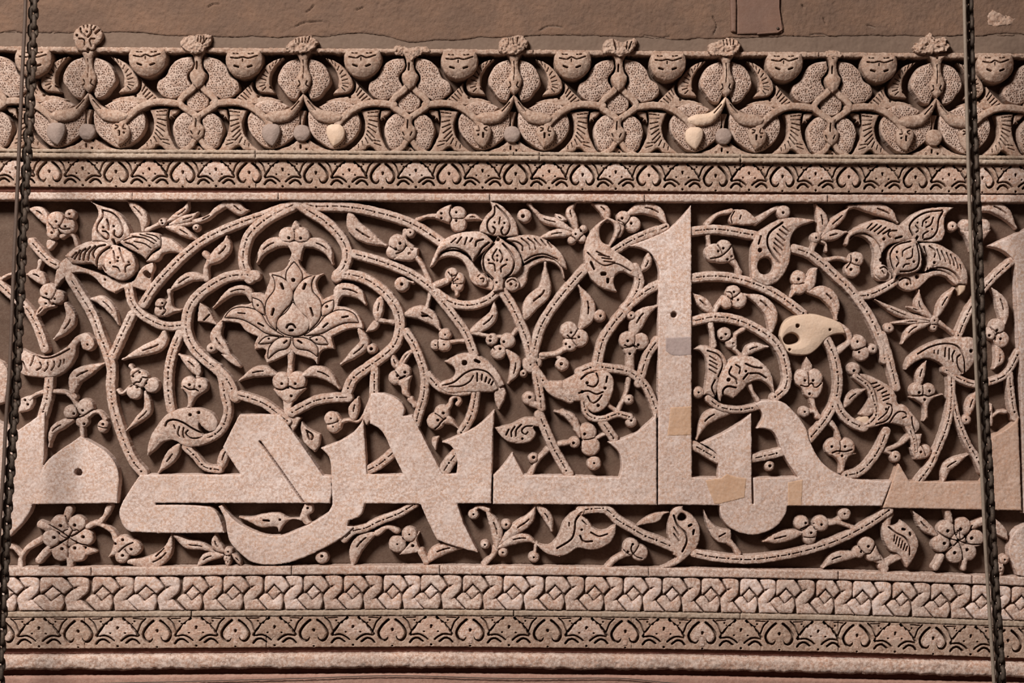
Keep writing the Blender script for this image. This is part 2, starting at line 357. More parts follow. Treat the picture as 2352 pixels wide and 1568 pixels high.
TR = '''
@ 0 455 4
V 80 285,400 370,500 450,580 510,615
V 85 -40,760 90,880 230,1000 310,1120 370,1260 410,1385
V 95 640,730 740,890 850,1080 920,1270 980,1420 1020,1560 1015,1740 1040,1920 1095,2110 1160,2290 1230,2430 1310,2520
V 85 1180,820 1210,960 1290,1060 1400,1130 1520,1175 1670,1170
V 85 1205,1070 1130,1230 1030,1450
V 88 1310,970 1400,830 1530,680 1690,520 1850,395 2050,290 2250,210 2400,160 2560,100 2720,60
V 88 1650,1240 1590,1390 1550,1550 1540,1740 1565,1940
V 90 450,1650 430,1840 380,2010
T 45 365,580 345,665
T 40 0,745 60,710 120,690
L 95 1310,300 1310,180 1230,80 1160,15
L 105 600,970 645,1100 590,1200 490,1295
L 90 840,925 930,940 1030,1040 1085,1160
L 120 1510,1220 1470,1330 1310,1400 1120,1480
L 95 1890,740 1750,720 1640,780 1550,860
T 40 1550,850 1555,930
F 1470,970,50 1470,1035,58
+o 1530,920! 1560,920 1590,1005 1670,1018! 1660,1035! 1580,1055 1500,1080
g 10 1525,955 1500,1010 1520,1030 1490,1070
d 9 1490,965 1475,1015
L 135 1920,590 2000,520 2070,440 2080,350
T 60 1890,740 1890,640 1915,560 1880,510
P leaf 17 0| 1835,960! 1900,1010 1970,1130 1990,1165! 1900,1140 1815,1130! 1820,1040
g 12 1920,1070 1870,1120
L 115 1820,1620 1790,1560 1730,1500 1640,1435
F 510,200,82 610,255,82 640,150,52 480,320,58
+o 430,200! 420,260 460,340 520,300
g 12 640,280 560,280 540,250
g 10 580,150 600,190 660,190
g 10 420,200 480,270 500,310
d 10 515,215 600,260 475,318 540,345 635,145
T 42 560,350 620,325 670,345 700,430
L 110 430,230 360,130 260,95
P broken_tendril 12 0| 440,380 500,400 480,440 440,470 420,420
F 440,860,82 525,905,68 410,950,66
g 12 390,910 440,930 460,970
d 10 425,880 500,925 420,970
L 60 490,990 400,1000 350,1050 320,1080
L 115 400,780 330,705 240,700
P half_palmette 22 4| 205,1385! 320,1440 450,1450 560,1400 640,1340 700,1270 790,1240 850,1290 868,1350 830,1395 770,1390 748,1350 740,1310! 700,1360 690,1440 640,1540 560,1610 450,1645 330,1640 250,1630 190,1600 180,1450
g 12 320,1440 400,1470 500,1455 640,1385
g 10 310,1450 300,1500 280,1540
g 11 370,1510 380,1550 340,1580
g 11 440,1510 440,1550 410,1590
g 11 500,1500 500,1535 475,1580
g 11 560,1490 555,1520 540,1550
g 8 592,1480 588,1520
g 12 210,1500 250,1590
d 9 805,1345
F 1940,1378,48
d 10 1940,1378
F 1490,220,40
d 9 1480,205 1490,230
T 45 1340,290 1450,240
L 70 1540,210 1620,160 1700,100 1725,25
L 80 1560,240 1670,200 1760,170 1810,130
T 60 1600,240 1750,220 1900,175 1980,110 2060,55
g 8 1620,235 1700,220 1760,210
g 8 1860,190 1920,160
L 110 2050,50 2140,65 2210,115 2275,110
L 90 1530,265 1640,285 1720,330 1795,375
F 1800,270,34
P palmette_calyx 17 0| 500,825! 505,710 545,600 620,540! 690,600 760,640 880,680 1000,730 1150,770 1220,760 1300,640 1400,590! 1410,640 1385,700 1390,790! 1340,845 1220,815 1120,830 1050,870! 950,820 870,730 780,685 700,680 620,705 560,755 525,800
d 9 962,748
g 50 1340,690 1360,710
P palmette_tip 18 3| 1470,350! 1570,380 1650,440 1715,525! 1600,495 1500,500 1440,570 1340,580! 1400,510 1470,460
P palmette_wing 25 8| 600,530! 680,460 780,410 880,390 980,395 1040,420! 1010,520 960,620 900,650! 850,600 720,605 660,595! 630,560
g 12 705,500 665,545
g 13 740,480 690,560
g 14 790,465 750,500 735,565
g 14 835,450 790,500 770,570
g 14 880,440 830,500 815,570
g 15 970,430 900,450 860,510 870,550
g 18 1010,450 940,500 900,560 890,640
P palmette_wing 25 8| 1090,400! 1180,330 1280,318 1400,315 1470,340 1480,390 1475,440! 1400,490 1340,560! 1280,510 1180,460
g 8 1140,390 1230,360 1300,365
g 9 1220,350 1330,370 1420,420
g 9 1290,335 1390,365 1440,400
g 9 1350,330 1430,350 1465,380
g 12 1160,410 1220,430 1270,470
g 9 1240,400 1330,420 1390,460
P palmette_petal 29 6| 840,35! 920,70 1040,110 1130,180 1190,290 1195,350! 1100,400 1040,440 960,400 850,395! 848,300 875,230 905,160 890,80
g 13 945,110 950,170 905,240 898,300 940,350 985,378 1005,350 985,312 950,305
g 13 945,110 1030,135 1090,190 1130,270 1130,330 1095,362 1055,340 1060,300
g 16 990,200 1000,240 1005,290
g 22 1045,385 1060,425
d 10 955,270 1050,260
P palmette_heart 30 10| 1035,425! 980,520 945,600 960,670 1040,730 1130,755 1220,710 1250,620 1220,520 1130,455
g 14 1030,460 960,540 955,620 975,670
g 12 1050,490 1060,550 1070,590
g 12 1100,460 1130,540 1150,590
g 12 1120,430 1200,480 1300,560
g 12 1050,630 1090,640 1110,680
g 12 1200,610 1165,630 1160,680
d 9 1095,548 1020,595 1190,590 1090,580
@ 0 840 4
L 135 660,245 690,110 800,45 950,-20
T 55 660,160 650,230 680,290
T 42 490,235 590,245 650,290 710,370
T 42 385,245 320,265 270,300
P leaf 15 0| 190,300! 290,285 300,330 260,400 165,425!
d 10 225,315 250,355
F 780,380,80 640,425,65 750,510,60
+s 40 745,560 755,650
g 11 585,485 680,483 780,452 850,405 890,405
d 11 757,410 675,440 770,535 715,470
T 46 790,470 850,428 910,432 960,490
F 945,545,52 940,570,48
d 11 945,537
L 85 660,500 570,535 480,600 445,745
F 1230,240,72 1390,180,72 1280,120,85 1240,70,50
g 11 1195,190 1250,150 1280,150 1300,120
g 10 1310,105 1350,110 1385,95
d 10 1280,60 1220,97 1340,160 1258,198 1318,215
T 40 1195,0 1220,40 1250,80
T 36 1080,225 1110,255 1150,230 1180,200
L 85 1330,240 1350,400 1270,490 1145,605
F 1735,170,76 1835,180,76
+o 1655,200! 1715,260 1725,330 1715,385! 1755,385! 1790,300 1850,250 1905,210!
g 11 1690,190 1720,210 1750,220 1790,215 1820,232
d 11 1740,175 1835,190
T 50 1812,20 1815,100
V 85 2000,20 2040,120 2060,260 2090,400 2050,550 1960,640 1860,680
V 70 1700,745 1790,830 1880,930 2010,955
L 100 2020,960 2035,880 2070,790 2150,720
L 110 1640,730 1590,800 1530,880 1455,980
P half_palmette 22 5| 1355,820! 1370,690 1430,570 1530,450 1640,400 1750,385 1850,395 1950,440 2000,520! 1980,590 1940,610 1860,560 1830,510! 1820,560 1850,620! 1900,660 2000,630! 1930,700 1800,740 1700,740 1620,690 1560,680 1480,710 1410,780 1375,800!
g 15 1520,550 1540,510 1600,495 1680,520 1760,570 1840,610 1900,620 1980,600
g 10 1600,545 1610,580
g 11 1650,560 1635,620 1650,650
g 11 1690,570 1680,620 1690,660
g 11 1730,590 1710,620 1750,660 1840,660 1900,640
d 14 1748,450 1825,430
K 26 415,420 405,860 378,995 430,880~ 560,770~ 680,690~ 745,640 800,680~ 950,770~ 1050,880~ 1092,1000~ 1085,1150~ 1075,1260 300,1270 270,1350~ 190,1460~ 90,1560 -40,1640 -40,500 150,605
d 33 722,978
P vine_bud 18 2| -40,-60! 30,-20 70,60 60,200 40,335! -40,360!
@ 400 455 4
V:medallion_frame 100 1125,45 1000,110 880,170 770,250 680,350 640,480 635,600 690,740
V:medallion_frame 100 745,712 600,705 470,730 340,800 220,890 140,1000 108,1140 125,1270 190,1390 290,1490 400,1580 500,1690 560,1830
V:medallion_frame 100 1135,45 1240,120 1370,200 1480,300 1560,410 1590,520 1560,630 1490,730
V:medallion_frame 100 1500,700 1600,700 1740,735 1880,820 1990,930 2060,1060 2072,1200 2030,1340 1920,1450 1780,1550 1640,1660 1580,1790
V:medallion_frame 85 545,1800 700,1840 830,1890 940,1970 1040,2050
V:medallion_frame 90 1600,1830 1450,1835 1300,1860 1190,1910 1080,1970
V 95 1180,55 1300,75 1500,75 1700,95 1900,140 2100,200 2250,270 2360,340 2460,410
V 85 1640,510 1830,560 2030,630 2200,710 2360,830 2480,970 2590,1110 2680,1240 2755,1430
V 85 2130,1230 2200,1340 2260,1480 2300,1620 2295,1800 2250,1960 2220,2070
L 110 1060,425 930,405 820,470 762,590
L 110 1150,425 1290,410 1400,470 1452,600
F 1040,345,84 1165,345,84
+o 1110,205! 1150,250 1150,290! 1080,290! 1080,250
g 10 1000,400 1070,405 1100,390 1140,408 1210,400
d 12 1053,365 1162,368
P lotus_neck 17 2| 1000,395! 1215,395! 1170,500 1160,570! 1050,570! 1075,500
P lotus_calyx 18 0| 1075,510! 1060,580 1000,660 870,690! 880,740 850,830 830,890! 780,870 700,870! 710,960 560,990 470,1060 430,1130! 600,1150 650,1210 770,1270! 740,1340 740,1385! 840,1390 830,1460 855,1510! 960,1470 1060,1420 1075,1390! 1120,1430 1280,1480 1310,1520! 1350,1400 1465,1380! 1440,1270! 1600,1200 1730,1195! 1710,1110 1640,1030 1500,990! 1520,900 1540,850! 1370,930! 1300,800 1330,720 1390,685! 1250,710 1200,670 1150,600 1140,510!
Q lotus_petal 21 4| 1100,590! 1170,690 1165,760 1090,850! 1040,770 1030,730 1040,670
d 17 1095,752
Q lotus_petal 22 5| 905,710! 1000,740 1080,830 1080,940 1000,1040 950,1110 935,1210! 870,1130 840,1020 855,940 920,850 930,780
g 22 985,790 1000,830
g 20 915,1020 900,1070
Q lotus_petal 22 5| 1290,710! 1190,750 1110,850 1100,940 1160,1040 1230,1110 1240,1210! 1330,1110 1350,1000 1330,930 1270,860 1260,780
g 22 1205,790 1190,830
g 16 1255,1010 1275,1080
Q lotus_petal 23 6| 1090,960! 1180,1060 1240,1130 1225,1210 1150,1260 1030,1250 950,1190 960,1110 1030,1050
g 16 1035,1190 1050,1165 1090,1160 1115,1190
g 20 1065,1215 1090,1212
Q lotus_petal 21 4| 470,1095! 540,1020 680,1010 790,1060 860,1170 1000,1265! 850,1240 740,1170 620,1110
g 10 590,1055 650,1060
g 14 775,1150 820,1175
Q lotus_petal 21 4| 1690,1140! 1640,1060 1520,1030 1400,1080 1310,1180 1200,1260! 1350,1240 1450,1190 1560,1145
g 14 1545,1095 1595,1085
g 14 1370,1185 1410,1150
Q lotus_petal 20 3| 720,920! 800,960 830,1070! 740,1010
d 9 768,985
Q lotus_petal 20 3| 1460,940! 1450,1030 1360,1080! 1365,990
d 12 1402,995
Q lotus_petal 20 3| 780,1335! 850,1275 955,1280! 890,1325
d 9 870,1290
Q lotus_petal 20 3| 1250,1285! 1350,1270 1410,1340! 1310,1335
d 9 1310,1300
Q lotus_petal 21 4| 1070,1285! 1040,1370 950,1400 865,1470! 880,1370 960,1290
g 14 1010,1330 1035,1310
Q lotus_petal 21 4| 1095,1285! 1120,1370 1240,1400 1312,1450! 1310,1370 1220,1295
g 16 1140,1310 1170,1330
L 90 705,940 665,850 520,860 355,1005
L 125 1490,930 1530,840 1680,870 1755,970
L 120 430,1140 380,1270 450,1380 530,1470
P broken_leaf_tip 15 1| 430,1435! 515,1430! 610,1540 595,1555! 500,1500
L 100 1695,1200 1745,1330 1650,1430 1530,1525
L 105 1865,1120 1875,1000 1912,880
T 48 1880,1120 2010,1142
P broken_tendril 14 1| 1830,1130! 1880,1140 1850,1200 1760,1225! 1790,1180
F 1815,1385,48
d 14 1810,1385
F 2090,790,70
d 14 2090,790
T 30 2140,760 2195,775
L 150 1610,135 1660,270 1790,360 1945,435
F 2050,410,84 2010,490,66
+o 2110,440! 2240,460! 2210,560 2100,570 2020,560!
g 10 2115,345 2140,400 2100,480 2040,510
d 12 2075,415 2035,467 2185,467 2160,510
F 2170,315,45
T 48 2120,300 2120,380 2180,450
T 58 2150,490 2240,560 2310,680 2355,810
@ 500 820 4
L 105 525,160 430,130 320,145 195,215
L 115 785,165 900,130 1020,180 1115,290
F 580,220,84 720,220,92
+o 510,295! 805,285! 740,350 700,400 650,430 600,400 540,340
g 11 530,290 590,300 655,270 710,292 790,280
d 11 587,245 712,245 675,357
T 70 668,-75 665,60 660,170
P vine_fork 16 0| 600,400! 690,400! 680,500 760,560! 690,680! 620,540
F 1700,130,75 1630,190,65
+o 1600,230! 1780,170! 1750,300 1780,385! 1700,340 1680,270
d 12 1720,140 1652,172
g 14 1670,200 1720,175
L 75 1660,100 1625,50 1598,-50
T 35 1700,60 1760,-30
T 62 1770,390 1810,440
V 82 1930,165 2040,275 2180,315 2300,310
V 75 1440,110 1440,320
P circular_rim 14 0| 1400,140! 1412,250 1400,400 1330,570! 1320,560! 1385,400 1395,250
L 105 1245,575 1250,470 1290,370
T 32 1120,600 1200,580 1290,590 1350,520
P leaf 16 1| 1400,365! 1445,450 1420,540 1370,625! 1330,560
F 1040,565,66 1060,640,60
T 42 1080,530 1130,590 1110,650
d 11 1052,562 1060,615
P leaf 16 2| 770,595! 830,660 935,710! 925,810 890,870! 800,790 765,690
g 14 815,675 870,720 855,760 830,730 820,680
F 2000,590,82 2060,510,72
+o 2080,560! 2130,540 2190,620 2230,680! 2150,620 2060,620 1990,670!
g 10 2095,560 2050,600 2030,630 1995,660
d 12 2073,515 2023,580
T 46 2100,480 2135,430 2150,380 2195,362 2225,400 2205,430
P leaf 16 0| 2030,730! 2010,800 2000,855! 1970,760
V 90 1370,1045 1490,980 1620,870
V 110 2070,1060 2120,980 2190,890
V 78 1160,1670 1240,1600 1360,1570 1480,1510 1660,1440 1810,1350
K:letter 26 -710,1080 215,1080 50,825 200,530 575,525 970,1090 1045,1095 1048,1240 1030,1340 -570,1338 -570,1358 -80,1374~ 0,1440~ 62,1610 -780,1602~ -860,1550~ -900,1430~ -870,1330~
g 13 390,775 590,1050 790,1335
K:letter 26 950,835 1100,780~ 1250,690~ 1338,570 1372,1075 1712,1080 1600,860~ 1510,680~ 1400,610 1405,335 1500,328~ 1640,380~ 1712,460~ 1700,540 1785,535 2065,1075 2195,1070 2200,930~ 2150,820~ 2065,780 2250,700~ 2400,620~ 2540,490 2530,640 2510,1340 2198,1343 2260,1530 2390,1790 2200,1740~ 2015,1675 1920,1480 1862,1345 1350,1342 1320,1440 1290,1470 1200,1500 1190,1550 1250,1560 1120,1670~ 880,1800~ 670,1880~ 480,1905~ 320,1880~ 210,1800~ 120,1700~ 90,1610~ 70,1490~ 10,1370 40,1360 120,1460~ 200,1530~ 320,1590~ 430,1630~ 540,1640~ 640,1625~ 850,1530~ 1010,1430~ 1057,1350 1045,1090~ 1030,930~
@ 480 1130 4
P leaf 16 3| 270,230! 400,230 500,205 640,195 720,240 830,240! 860,150 890,105 940,120 945,180 905,220 935,280! 890,300 840,260 750,250 690,290 640,365! 620,320 480,325 370,275
g 16 500,260 550,265
d 10 905,148 650,255
F 1840,390,72 1730,480,82
+s 60 1945,545 1995,640
P bud_cap 18 0| 1930,375! 1905,440 1945,540! 1880,560 1750,575! 1820,500 1860,450
g 9 1905,400 1870,450 1830,455 1800,500 1750,550
d 13 1832,403 1748,473 1872,495
L 115 2010,640 2080,560 2210,515 2390,505
L 130 1320,665 1350,520 1440,420 1560,370
T 60 1540,380 1640,325 1725,360
F 1035,600,62
d 12 1037,590
@ 0 1130 4
F 540,295,84 705,295,84 465,425,84 775,420,84 555,555,84 705,560,88 625,415,90
+o 800,500! 880,545 860,560! 740,600!
+s 70 610,230 630,160
+s 70 440,330 370,300
+s 70 440,530 400,570 355,625
+s 60 635,590 640,670
g 9 625,415 660,350 620,300 600,220
g 9 625,415 540,350 450,300
g 9 625,415 540,480 460,520
g 9 625,415 620,500 625,600
g 9 625,415 720,470 800,490
g 9 625,415 720,370 800,310
g 7 530,365 560,400 625,415 580,370 620,340
g 7 650,415 720,360 660,360 640,400
g 7 625,430 530,470 610,440
d 14 555,310 685,305 495,418 762,412 567,522 685,515
T 60 370,440 240,520 185,610 180,700
T 50 90,500 130,520 185,580
T 62 1000,130 960,220 910,280
T 55 800,320 880,290 960,320 1030,370 1060,440
F 1220,515,76 1115,590,66
+o 1050,430! 1130,405 1235,450! 1140,540 990,600! 1030,520
g 9 1220,465 1160,490 1110,530 1090,550
d 12 1058,475 1125,440 1205,525 1125,583
L 130 1180,640 1380,650 1520,560 1578,385
g 12 1430,590 1500,520
L 90 1600,400 1720,480 1850,500 2000,570
L 90 2050,550 1980,480 1975,385
L 90 2040,580 1900,600 1800,695
F 2095,550,42 2085,610,36
L 60 2090,590 2092,690
L 55 2130,570 2180,620 2215,680
@ 900 455 4
V 85 400,860 540,955 700,985 860,945 960,865 1010,760
T 45 355,850 335,950 315,1030
L 140 130,1065 260,1050 370,1110 445,1210
g 20 280,1080 320,1080
F 490,1255,60 480,1345,66 400,1350,46
T 42 540,1320 660,1310
d 10 465,1325
T 40 80,1520 120,1440 195,1405
F 610,140,72 610,235,76
+o 400,180! 430,110 545,55! 550,140 535,230! 440,200
g 9 545,80 530,140 550,190 530,230 545,290
d 10 592,130 592,207 455,140 455,185
L 62 670,190 740,170 830,200
T 42 410,160 320,165 235,195
F 550,705,66 605,745,66 600,805,58
+s 60 500,760 380,810
+s 36 590,830 600,885
g 8 520,680 550,715 590,705
g 8 550,715 570,790
L 115 725,1230 830,1170 925,1080 940,940
T 42 740,1235 870,1262 1000,1275 1100,1265 1150,1210
F 920,1300,60 1065,1310,72 980,1415,70
g 10 990,1290 960,1340 930,1360 950,1400
d 11 910,1275 905,1310 1030,1320 995,1385
L 105 1060,1400 1135,1500 1120,1610 1070,1700
V 95 1020,860 1110,1000 1180,1150 1240,1300 1285,1480
V 95 1775,645 1620,820 1470,1010 1370,1180 1315,1360 1295,1480
F 1275,1530,78 1330,1510,50
L 160 1225,1095 1290,960 1400,850 1410,590
P palmette_calyx 17 0| 370,610! 430,530 560,485 680,530 760,620 830,700 930,760 920,840! 760,790 720,740 700,660 650,570 560,530 440,550
P palmette_calyx 17 0| 1180,640! 1300,570 1420,540 1540,590 1585,740! 1530,620 1430,575 1330,600 1260,650 1235,760 1190,820 1110,840! 1020,800 1100,700
P palmette_wing 25 7| 830,310! 700,308 560,340 450,410 400,500 350,635! 400,590 450,500 560,465 680,495 745,575! 800,520 860,480 930,400! 880,350
g 10 590,370 545,410
g 11 640,360 600,415
g 12 690,365 670,425
g 12 740,370 720,400
g 14 840,380 780,400 770,440
g 16 890,410 830,460 800,510 760,560
g 9 450,500 550,455 650,480 720,540
P palmette_wing 25 7| 1050,375! 1180,340 1340,350 1480,430 1570,530 1605,645! 1560,625 1480,555 1350,535 1215,600! 1180,500 1130,420
g 12 1070,400 1140,400 1200,440 1200,480
g 10 1190,370 1260,430 1270,470
g 10 1250,370 1310,420 1320,470
g 10 1310,375 1370,440
g 9 1370,380 1420,440
g 9 1430,400 1470,455
g 10 1220,575 1300,530 1400,515 1520,560
g 12 1170,500 1200,600
P palmette_petal 29 5| 905,35! 990,60 1080,140 1140,230 1158,345! 1080,350 960,345 890,330 812,310! 820,240 870,160 920,100
g 13 945,80 940,150 885,210 880,280 925,330 950,290 930,265
g 13 960,70 1040,150 1085,230 1070,310 1030,340 1005,300 1020,270
g 10 995,180 985,240
d 9 945,225 1035,230
P palmette_heart 31 9| 975,350! 920,440 845,510 825,600 850,670 930,750 930,860! 1020,840! 1040,740 1130,700 1190,640 1185,550 1130,460 1040,400
g 15 940,420 850,520 840,600 860,670 930,740
g 15 1020,420 1090,500 1125,580 1100,680 1030,740
g 11 965,470 925,540 945,580
g 11 990,480 1020,540 1000,590
g 11 895,600 940,610 950,670
g 11 1050,610 1005,640 1005,680
d 16 975,380
d 9 970,530 890,570 1058,570 963,775 970,575
F:palmette_scroll 830,750,62
g 11 790,720 830,690 880,740 880,800
g 9 815,740 845,740 840,770
d 10 783,645
F:palmette_scroll 1105,790,70
g 11 1060,770 1110,745 1150,780 1140,810
d 12 1095,790 1165,683
F 1762,282,36 1655,385,38 1752,372,38 1705,330,56
d 9 1740,300 1690,330
L 92 1705,300 1660,180 1640,110 1685,45
L 85 1660,300 1520,225 1400,190 1290,100
T 40 1340,140 1290,90 1262,50
L 85 1660,325 1520,320 1345,370
L 62 1600,200 1545,180 1505,145
F 1220,160,66
d 16 1205,165
P half_palmette 22 5| 1985,175! 1860,270 1790,370 1768,500 1780,620 1840,750 1930,820 2068,858! 2040,790 2050,710 2120,670 2200,710 2270,740! 2250,640 2150,550 2040,485! 2010,450 2060,370 2100,280 2080,215!
-o 1980,195! 2040,240 2050,310 2000,430! 1930,400 1905,320 1925,240
g 20 1830,590 1860,650
g 34 1935,695 1955,695
g 24 1985,745 1985,770
g 9 1880,490 1960,530
g 9 1900,520 2000,540
g 9 1930,550 2020,560
g 9 1950,580 2050,590
g 9 1800,500 1880,580 1960,620 2060,600 2200,670
L 100 1985,200 1950,100 1845,48
T 60 2080,330 2120,270 2100,240
F 2130,180,68 2215,240,75
d 11 2117,185 2200,232
g 8 2080,200 2140,240 2160,270
V 95 2235,640 2275,760 2240,880 2150,1020 2040,1150 1940,1310 1880,1560
V 82 2035,490 2200,390 2350,325 2440,290
L 140 1735,1190 1800,1080 1800,950 1715,800
F 1630,1215,82 1725,1285,84 1640,1340,68
+s 45 1600,1380 1500,1432 1370,1440
g 9 1615,1260 1650,1290 1690,1290
d 10 1648,1235 1720,1277 1600,1340 1635,1367
F 1910,1080,58
d 10 1918,1082
F 2200,1078,42
F 2170,1305,84 2285,1315,80 2190,1390,60
+s 75 2190,1400 2190,1580
g 9 2140,1350 2180,1365 2210,1350 2260,1370
d 11 2168,1312 2265,1348 2188,1430
@ 960 820 4
P half_palmette 23 5| 250,40! 340,-10 430,-35 560,-10 660,50 740,150 792,250! 730,290 690,318! 600,318 450,318 300,330 190,280! 215,235 320,190 345,120 310,70!
g 12 230,260 330,230 430,150 520,115 620,130 680,180 740,280
g 10 290,270 400,265 480,220 510,170
g 13 545,150 545,220
g 13 590,160 585,210
g 13 630,185 620,225
g 12 665,205 650,240
g 11 690,225 675,255
d 24 428,52
g 26 530,30 560,45
P broken_leaf_tip 17 1| 700,310! 790,285 795,380 740,480! 710,400
F 970,150,36
V 85 535,315 505,480 460,600 400,690
V 82 1085,150 1115,300 1135,465
V 78 1080,110 1170,240 1290,330 1400,390
V 82 1480,140 1620,90 1780,105 1950,140 2080,250 2150,380 2200,520
P restored_patch 20 3| 1150,225! 1330,222! 1345,300 1385,400! 1280,380 1180,310
P half_palmette 22 5| 1330,225! 1490,140 1640,100 1780,170 1795,290 1750,420 1700,480 1600,505 1530,400! 1400,395 1345,350
g 14 1500,200 1560,150 1640,130
g 12 1560,260 1620,270 1660,210 1640,150
g 12 1480,330 1560,310 1640,340 1700,320
g 12 1560,360 1600,420 1650,400 1690,350
d 13 1555,238 1510,318 1720,285 1657,445
g 14 1740,180 1730,230
V 62 1520,400 1560,530 1690,570 1830,525 1950,550
F 1960,595,54
d 10 1960,583
T 46 1935,200 1920,320 1840,490
T 46 1720,340 1750,440 1830,495
F 1940,390,48
F 1020,380,62
+s 60 1040,420 1110,450
d 13 1028,370
T 52 1130,0 1250,-25 1330,40
F 1325,65,64
d 14 1318,62
V 95 1115,530 1170,660 1230,800 1300,930 1385,1075
P scroll_leaf 17 2| 705,645! 850,620 980,560 1120,565! 1120,630 1060,640 1082,700 1040,765 960,792 850,782 780,740
g 11 1050,632 985,640 955,680 985,710 1010,690
g 12 835,665 810,715
g 12 890,640 860,685 860,730
g 12 950,620 905,670 900,725
d 10 960,750
T 52 1190,850 1100,950 1030,1085
F 1060,930,46
d 14 1063,922
L 85 1490,730 1440,600 1370,530 1260,500
T 62 1460,660 1430,560 1330,510
F 1560,690,86 1585,820,92 1440,785,52
+s 44 1300,800 1400,785
g 9 1480,650 1500,750 1500,850
d 12 1532,707 1430,790
F 1620,975,66
V 90 1690,590 1800,745
T 40 1640,740 1740,700
K:letter 26 690,1348 694,1080 780,1000~ 868,880 970,1080 1450,1090 1850,1110 1872,1000~ 1850,880~ 1748,780 1850,760~ 2000,695~ 2165,560 2190,500 2192,1355
@ 1440 455 4
L 125 15,140 150,85 290,130 370,240
V 70 200,335 360,262
L 80 200,510 190,600 120,685
V 88 -20,1010 80,930 180,850 300,790
L 140 60,1260 85,1160 150,1060 280,990
V 88 280,1310 195,1430 150,1560 110,1700
V 90 605,302 800,285 980,305 1190,345
T 50 738,240 830,150 960,115
P leaf 17 2| 985,105! 1090,108 1160,160 1215,210! 1150,240 960,235! 940,190
g 9 990,120 960,180 970,230
g 9 1050,160 1040,190
T 62 1180,215 1290,140 1380,90 1450,100
F 1440,125,66
d 11 1437,133
P half_palmette 23 6| 1735,205! 1560,180 1430,190 1300,250 1190,330 1150,430 1140,560 1150,740! 1220,780 1300,800 1400,750 1480,620 1505,500 1500,400 1540,300 1620,240!
-o 1200,610 1230,555 1300,540 1345,610 1320,690 1250,700 1210,670
g 16 1430,225 1310,320 1290,420 1340,520 1400,600
g 10 1430,260 1490,310
g 10 1400,290 1470,340
g 10 1380,330 1450,390
g 10 1360,370 1440,440
g 10 1350,410 1430,480
g 10 1350,460 1410,530
g 14 1230,350 1210,420
d 19 1222,478
V 90 605,732 800,715 1000,735 1140,775 1300,840 1450,930 1620,1060
T 50 745,335 758,430
F 800,500,88 895,450,72
+o 960,415! 995,560! 900,590 780,575!
g 10 770,555 860,535 930,480 968,430
d 10 887,460 840,488 963,538 925,562
T 62 965,560 1010,620 1035,685
F 980,865,70 1030,935,78 920,955,60
g 9 890,860 960,870 975,940
d 10 985,862 1022,935
T 55 900,920 830,1000 800,1070
L 105 800,1050 700,960 608,875
L 130 1330,1220 1330,1060 1230,940 1082,882
V 90 610,1130 800,1092 1000,1115 1180,1190 1340,1300 1430,1430 1465,1560 1475,1660 1450,1750 1360,1830
T 62 770,1150 790,1250 800,1355
F 900,1250,66 960,1330,55
g 9 840,1330 950,1290 970,1220
d 10 910,1250 870,1285 980,1335
T 50 990,1370 1000,1260 1075,1200
T 46 960,1350 1050,1445
L 95 1070,1445 1160,1375 1300,1365
P:pale half_palmette 22 5| 1405,1265! 1440,1150 1550,1080 1700,1065 1850,1100 1960,1150 2005,1240! 1900,1250 1830,1290 1760,1370 1680,1430 1580,1438 1490,1420 1450,1360!
-o 1435,1290 1500,1235 1565,1250 1590,1310 1530,1345 1460,1340
d 18 1568,1172
d 11 1865,1208 1495,1390
T 70 1950,1170 2030,1230 2050,1310 1990,1370 1930,1415
F 2130,1330,76 2160,1425,74
g 9 2060,1390 2110,1400 2150,1380
d 10 2120,1318 2135,1415
F 2262,1385,46
V 90 1830,1280 1900,1430 1940,1600 1940,1760 1900,1900 1820,2040 1680,2210
F 1580,735,74 1590,820,66
+o 1650,730! 1700,650 1755,640! 1730,800 1680,860! 1600,860 1508,912! 1530,840
d 12 1580,745
L 135 1670,850 1820,870 1910,970 1930,1110
F 1740,365,52
L 115 1780,330 1800,200 1740,55
L 90 1790,350 1880,250 1980,160 2050,80
L 100 1790,370 1900,335 2020,310
T 62 1735,400 1700,490
T 30 1780,390 1830,420 1835,480
V 90 1540,460 1680,510 1800,600 1930,720 2050,830 2150,960 2230,1080 2300,1220 2360,1370 2370,1480
V 82 2120,905 2250,880 2360,830 2460,770
T 45 1820,570 1950,548 2040,570
F 2110,560,72 2075,655,76
g 9 2060,510 2060,580 2020,640
d 12 2112,570 2060,655
K:gray_patch 26.4 355,1280 590,1270 590,1435 430,1445~ 350,1400
@ 1500 820 4
K:letter 26 347,-1395 350,-900 355,1103 600,1108 595,950~ 570,870~ 440,788 640,700~ 800,600~ 900,515 905,1108 1332,1102 1230,950~ 1170,820~ 1110,690~ 1040,655~ 950,655 1000,580~ 1000,510~ 935,430 1010,400~ 1180,410~ 1300,510~ 1400,650~ 1440,780~ 1530,940~ 1650,1050~ 1800,1110~ 2190,1140 2100,1365 1230,1365 1210,1450~ 1120,1560~ 1000,1615~ 900,1628~ 750,1590~ 640,1490~ 610,1360 47,1352 47,-660 50,-820~ -40,-970~ -220,-1022 60,-1130~ 210,-1230~
g 13 912,1090 918,1340
d 26 190,-390
K:pale_patch 26.5 480,1130 620,1110 680,1070 760,1100 855,1110 840,1290 600,1350 560,1342 520,1240
K:pale_patch 26.5 1235,1150 1375,1120 1362,1362 1238,1360
K:pale_patch 26.5 160,462 348,450 350,715 130,722
P palmette_wing 22 5| 370,-75! 460,-105 590,-70 660,0 680,100 610,200 590,300 560,375! 500,340 465,350! 490,200 500,100 480,0 430,-60
g 11 500,-60 600,-20 640,60 600,180
g 9 520,-10 580,30
g 9 520,30 590,70
